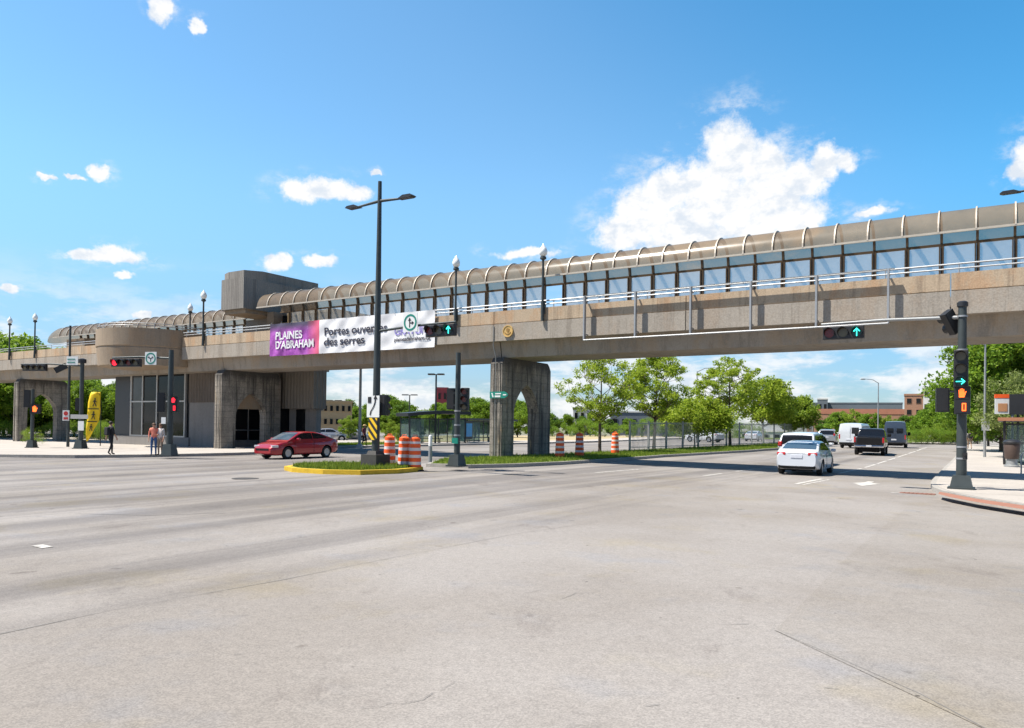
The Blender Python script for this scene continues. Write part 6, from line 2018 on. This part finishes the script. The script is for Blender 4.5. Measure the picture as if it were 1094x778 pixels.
# ------------------------------------------------------------------ sky, sun, camera
LIGHT = (E * .37 + N * .31 + Vector((0, 0, -.85))).normalized()     # direction the sunlight travels
SUND = -LIGHT
el = math.asin(SUND.z); az = math.atan2(SUND.x, SUND.y)            # azimuth from +Y towards +X
w = bpy.data.worlds.new('World'); scene.world = w; w.use_nodes = True
nt = w.node_tree
for n_ in list(nt.nodes): nt.nodes.remove(n_)
out = nt.nodes.new('ShaderNodeOutputWorld'); bg = nt.nodes.new('ShaderNodeBackground')
sky = nt.nodes.new('ShaderNodeTexSky'); sky.sky_type = 'NISHITA'; sky.sun_disc = False
sky.sun_elevation = el; sky.sun_rotation = az; sky.air_density = 1.0; sky.dust_density = 0.3; sky.ozone_density = 2.5; sky.altitude = 50
SKYSTR = 0.11
geo = nt.nodes.new('ShaderNodeTexCoord')
dirv_ = geo.outputs['Generated']
sep = nt.nodes.new('ShaderNodeSeparateXYZ'); lk(nt, dirv_, sep.inputs[0])
def wm(op, a, b=None, c=None):
    n_ = nt.nodes.new('ShaderNodeMath'); n_.operation = op
    for i, v in enumerate((a, b, c)):
        if v is None: continue
        if isinstance(v, (int, float)): n_.inputs[i].default_value = v
        else: lk(nt, v, n_.inputs[i])
    return n_.outputs[0]
azn = wm('ARCTAN2', sep.outputs[0], sep.outputs[1]); eln = wm('ARCSINE', sep.outputs[2])
cmb = nt.nodes.new('ShaderNodeCombineXYZ'); lk(nt, azn, cmb.inputs[0]); lk(nt, eln, cmb.inputs[1])
AE = cmb.outputs[0]
def wnoise(scale, detail, rough, scl=(1, 1, 1), loc=(0, 0, 0), vec=None):
    mp_ = nt.nodes.new('ShaderNodeMapping'); mp_.inputs['Scale'].default_value = scl; mp_.inputs['Location'].default_value = loc
    lk(nt, vec or AE, mp_.inputs['Vector'])
    n_ = nt.nodes.new('ShaderNodeTexNoise'); n_.inputs['Scale'].default_value = scale; n_.inputs['Detail'].default_value = detail; n_.inputs['Roughness'].default_value = rough
    lk(nt, mp_.outputs[0], n_.inputs['Vector'])
    return n_
def ae(px, py):
    d = ray(px, py).normalized(); return math.atan2(d.x, d.y), math.asin(d.z)
# cumulus: soft ellipses (photo position of each puff and its size), edges broken up by noise
puffs = [(782, 165, 36, 42), (815, 180, 34, 34), (845, 200, 34, 36), (882, 172, 18, 24), (905, 170, 16, 14), (860, 195, 26, 26), (760, 205, 44, 42), (800, 225, 60, 46), (712, 205, 32, 28), (690, 225, 36, 34), (668, 248, 34, 26), (730, 245, 64, 34), (850, 235, 40, 26), (935, 226, 26, 6), (1100, 175, 22, 34), (1096, 200, 12, 22),
         (322, 206, 26, 14), (350, 202, 30, 12), (378, 206, 18, 10), (95, 276, 28, 7), (128, 274, 30, 10), (138, 296, 12, 4), (103, 183, 13, 8), (80, 190, 12, 3), (50, 190, 10, 4), (173, 5, 14, 20), (212, 26, 8, 9), (298, 280, 16, 8), (340, 280, 18, 7), (8, 312, 16, 6), (152, 336, 12, 5), (402, 186, 9, 4), (560, 272, 36, 6)]
dist = None
warp = wnoise(26, 4, .6)
wv = nt.nodes.new('ShaderNodeVectorMath'); wv.operation = 'SUBTRACT'; lk(nt, warp.outputs['Color'], wv.inputs[0]); wv.inputs[1].default_value = (.5, .5, .5)
wv2 = nt.nodes.new('ShaderNodeVectorMath'); wv2.operation = 'MULTIPLY_ADD'; lk(nt, wv.outputs[0], wv2.inputs[0]); wv2.inputs[1].default_value = (.045, .030, 0); lk(nt, AE, wv2.inputs[2])
AEW = wv2.outputs[0]
for px, py, rx_, ry_ in puffs:
    a0, e0 = ae(px, py); a1, _ = ae(px + rx_, py); _, e1 = ae(px, py - ry_)
    s_ = nt.nodes.new('ShaderNodeVectorMath'); s_.operation = 'SUBTRACT'; lk(nt, AEW, s_.inputs[0]); s_.inputs[1].default_value = (a0, e0, 0)
    m_ = nt.nodes.new('ShaderNodeVectorMath'); m_.operation = 'MULTIPLY'; lk(nt, s_.outputs[0], m_.inputs[0]); m_.inputs[1].default_value = (1 / abs(a1 - a0), 1 / abs(e1 - e0), 0)
    l_ = nt.nodes.new('ShaderNodeVectorMath'); l_.operation = 'LENGTH'; lk(nt, m_.outputs[0], l_.inputs[0])
    d_ = l_.outputs['Value']
    dist = d_ if dist is None else wm('SMOOTH_MIN', dist, d_, .25)
fine = wnoise(60, 9, .72).outputs['Fac']
dd = wm('ADD', dist, wm('MULTIPLY', wm('SUBTRACT', fine, .5), 1.0))
mr = nt.nodes.new('ShaderNodeMapRange'); mr.interpolation_type = 'SMOOTHSTEP'; mr.inputs['From Min'].default_value = 1.15; mr.inputs['From Max'].default_value = .58
lk(nt, dd, mr.inputs['Value'])
cum = mr.outputs[0]
# low bank of broken cloud towards the horizon
bk = wnoise(7, 8, .62, (1, 3.2, 1), (3.1, 1.7, 0)).outputs['Fac']
bf = nt.nodes.new('ShaderNodeMapRange'); bf.interpolation_type = 'SMOOTHSTEP'; bf.inputs['From Min'].default_value = .205; bf.inputs['From Max'].default_value = .055
lk(nt, eln, bf.inputs['Value'])
bm_ = nt.nodes.new('ShaderNodeMapRange'); bm_.interpolation_type = 'SMOOTHSTEP'; bm_.inputs['From Min'].default_value = .42; bm_.inputs['From Max'].default_value = .57
lk(nt, bk, bm_.inputs['Value'])
bank = wm('MULTIPLY', wm('MULTIPLY', bf.outputs[0], bm_.outputs[0]), .85)
# thin veil and scattered cloud elsewhere round the sky
vl = nt.nodes.new('ShaderNodeMapRange'); vl.interpolation_type = 'SMOOTHSTEP'; vl.inputs['From Min'].default_value = 2.3; vl.inputs['From Max'].default_value = .8
lk(nt, dist, vl.inputs['Value'])
wn_ = wnoise(16, 8, .68, (1, 1.8, 1), (2, 5, 0)).outputs['Fac']
wr_ = nt.nodes.new('ShaderNodeMapRange'); wr_.interpolation_type = 'SMOOTHSTEP'; wr_.inputs['From Min'].default_value = .47; wr_.inputs['From Max'].default_value = .75
lk(nt, wn_, wr_.inputs['Value'])
veil = wm('MULTIPLY', wm('MULTIPLY', vl.outputs[0], wr_.outputs[0]), .75)
cov = wm('MAXIMUM', wm('MAXIMUM', cum, veil), bank)
shade_n = wnoise(30, 6, .6, (1, 1.4, 1), (.5, 9, 0)).outputs['Fac']
sm_ = nt.nodes.new('ShaderNodeMapRange'); sm_.interpolation_type = 'SMOOTHSTEP'; sm_.inputs['From Min'].default_value = .34; sm_.inputs['From Max'].default_value = .56
lk(nt, shade_n, sm_.inputs['Value'])
EXPO = 0.95
K = 1.0 / SKYSTR / 2 ** EXPO * 1.03
hs = nt.nodes.new('ShaderNodeHueSaturation'); hs.inputs['Saturation'].default_value = 1.16; hs.inputs['Value'].default_value = 1.05; hs.inputs['Hue'].default_value = .488
lk(nt, sky.outputs[0], hs.inputs['Color'])
lowr = nt.nodes.new('ShaderNodeMapRange'); lowr.interpolation_type = 'SMOOTHSTEP'; lowr.inputs['From Min'].default_value = 0.0; lowr.inputs['From Max'].default_value = .32; lowr.inputs['To Min'].default_value = .70
lk(nt, eln, lowr.inputs['Value'])
lowr.inputs['To Min'].default_value = 0.0
lowc = mixc(nt, lowr.outputs[0], (.40, .47, .60), (1, 1, 1))
tint = mixc(nt, 1.0, hs.outputs[0], lowc, 'MULTIPLY')
awy = nt.nodes.new('ShaderNodeMapRange'); awy.interpolation_type = 'SMOOTHSTEP'; awy.inputs['From Min'].default_value = .30; awy.inputs['From Max'].default_value = 1.05
lk(nt, wm('ADD', azn, eln), awy.inputs['Value'])
tint = mixc(nt, 1.0, tint, mixc(nt, awy.outputs[0], (1, 1, 1), (.46, .86, .98)), 'MULTIPLY')
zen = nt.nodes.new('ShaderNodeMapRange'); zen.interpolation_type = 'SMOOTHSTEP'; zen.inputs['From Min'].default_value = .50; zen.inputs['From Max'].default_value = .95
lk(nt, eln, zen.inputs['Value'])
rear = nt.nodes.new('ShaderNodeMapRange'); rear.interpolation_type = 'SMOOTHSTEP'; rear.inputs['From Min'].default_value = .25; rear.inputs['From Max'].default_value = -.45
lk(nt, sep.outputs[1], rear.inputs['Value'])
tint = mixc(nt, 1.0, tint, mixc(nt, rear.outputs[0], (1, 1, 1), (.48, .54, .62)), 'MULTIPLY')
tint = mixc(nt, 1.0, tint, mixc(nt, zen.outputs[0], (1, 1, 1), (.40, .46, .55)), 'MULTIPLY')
cc = mixc(nt, sm_.outputs[0], (.74 * K, .81 * K, .90 * K), (1.0 * K, 1.0 * K, 1.0 * K))
CLOUDC = cc
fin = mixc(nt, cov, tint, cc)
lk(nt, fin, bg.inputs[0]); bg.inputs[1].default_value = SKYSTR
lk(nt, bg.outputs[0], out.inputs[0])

sl_ = bpy.data.lights.new('sun', 'SUN'); sl_.energy = 4.7; sl_.angle = R(.53); sl_.color = (1.0, .94, .85)
so = bpy.data.objects.new('sun', sl_); C.objects.link(so)
so.rotation_euler = LIGHT.to_track_quat('-Z', 'Y').to_euler(); so.location = (-30, 0, 60)

cam = bpy.data.cameras.new('camera'); co = bpy.data.objects.new('camera', cam); C.objects.link(co)
cam.sensor_width = 36; cam.lens = FPX / 1094 * 36; cam.shift_y = SHIFT / 1094; cam.clip_end = 6000; cam.clip_start = .05
bk_ = -fw
mw = Matrix(((rt.x, up.x, bk_.x, EYE.x), (rt.y, up.y, bk_.y, EYE.y), (rt.z, up.z, bk_.z, EYE.z), (0, 0, 0, 1)))
co.matrix_world = mw
scene.camera = co
scene.render.engine = 'CYCLES'
scene.view_settings.view_transform = 'Standard'; scene.view_settings.look = 'None'
scene.view_settings.exposure = EXPO; scene.view_settings.gamma = 1
scene.cycles.max_bounces = 8; scene.cycles.transparent_max_bounces = 16
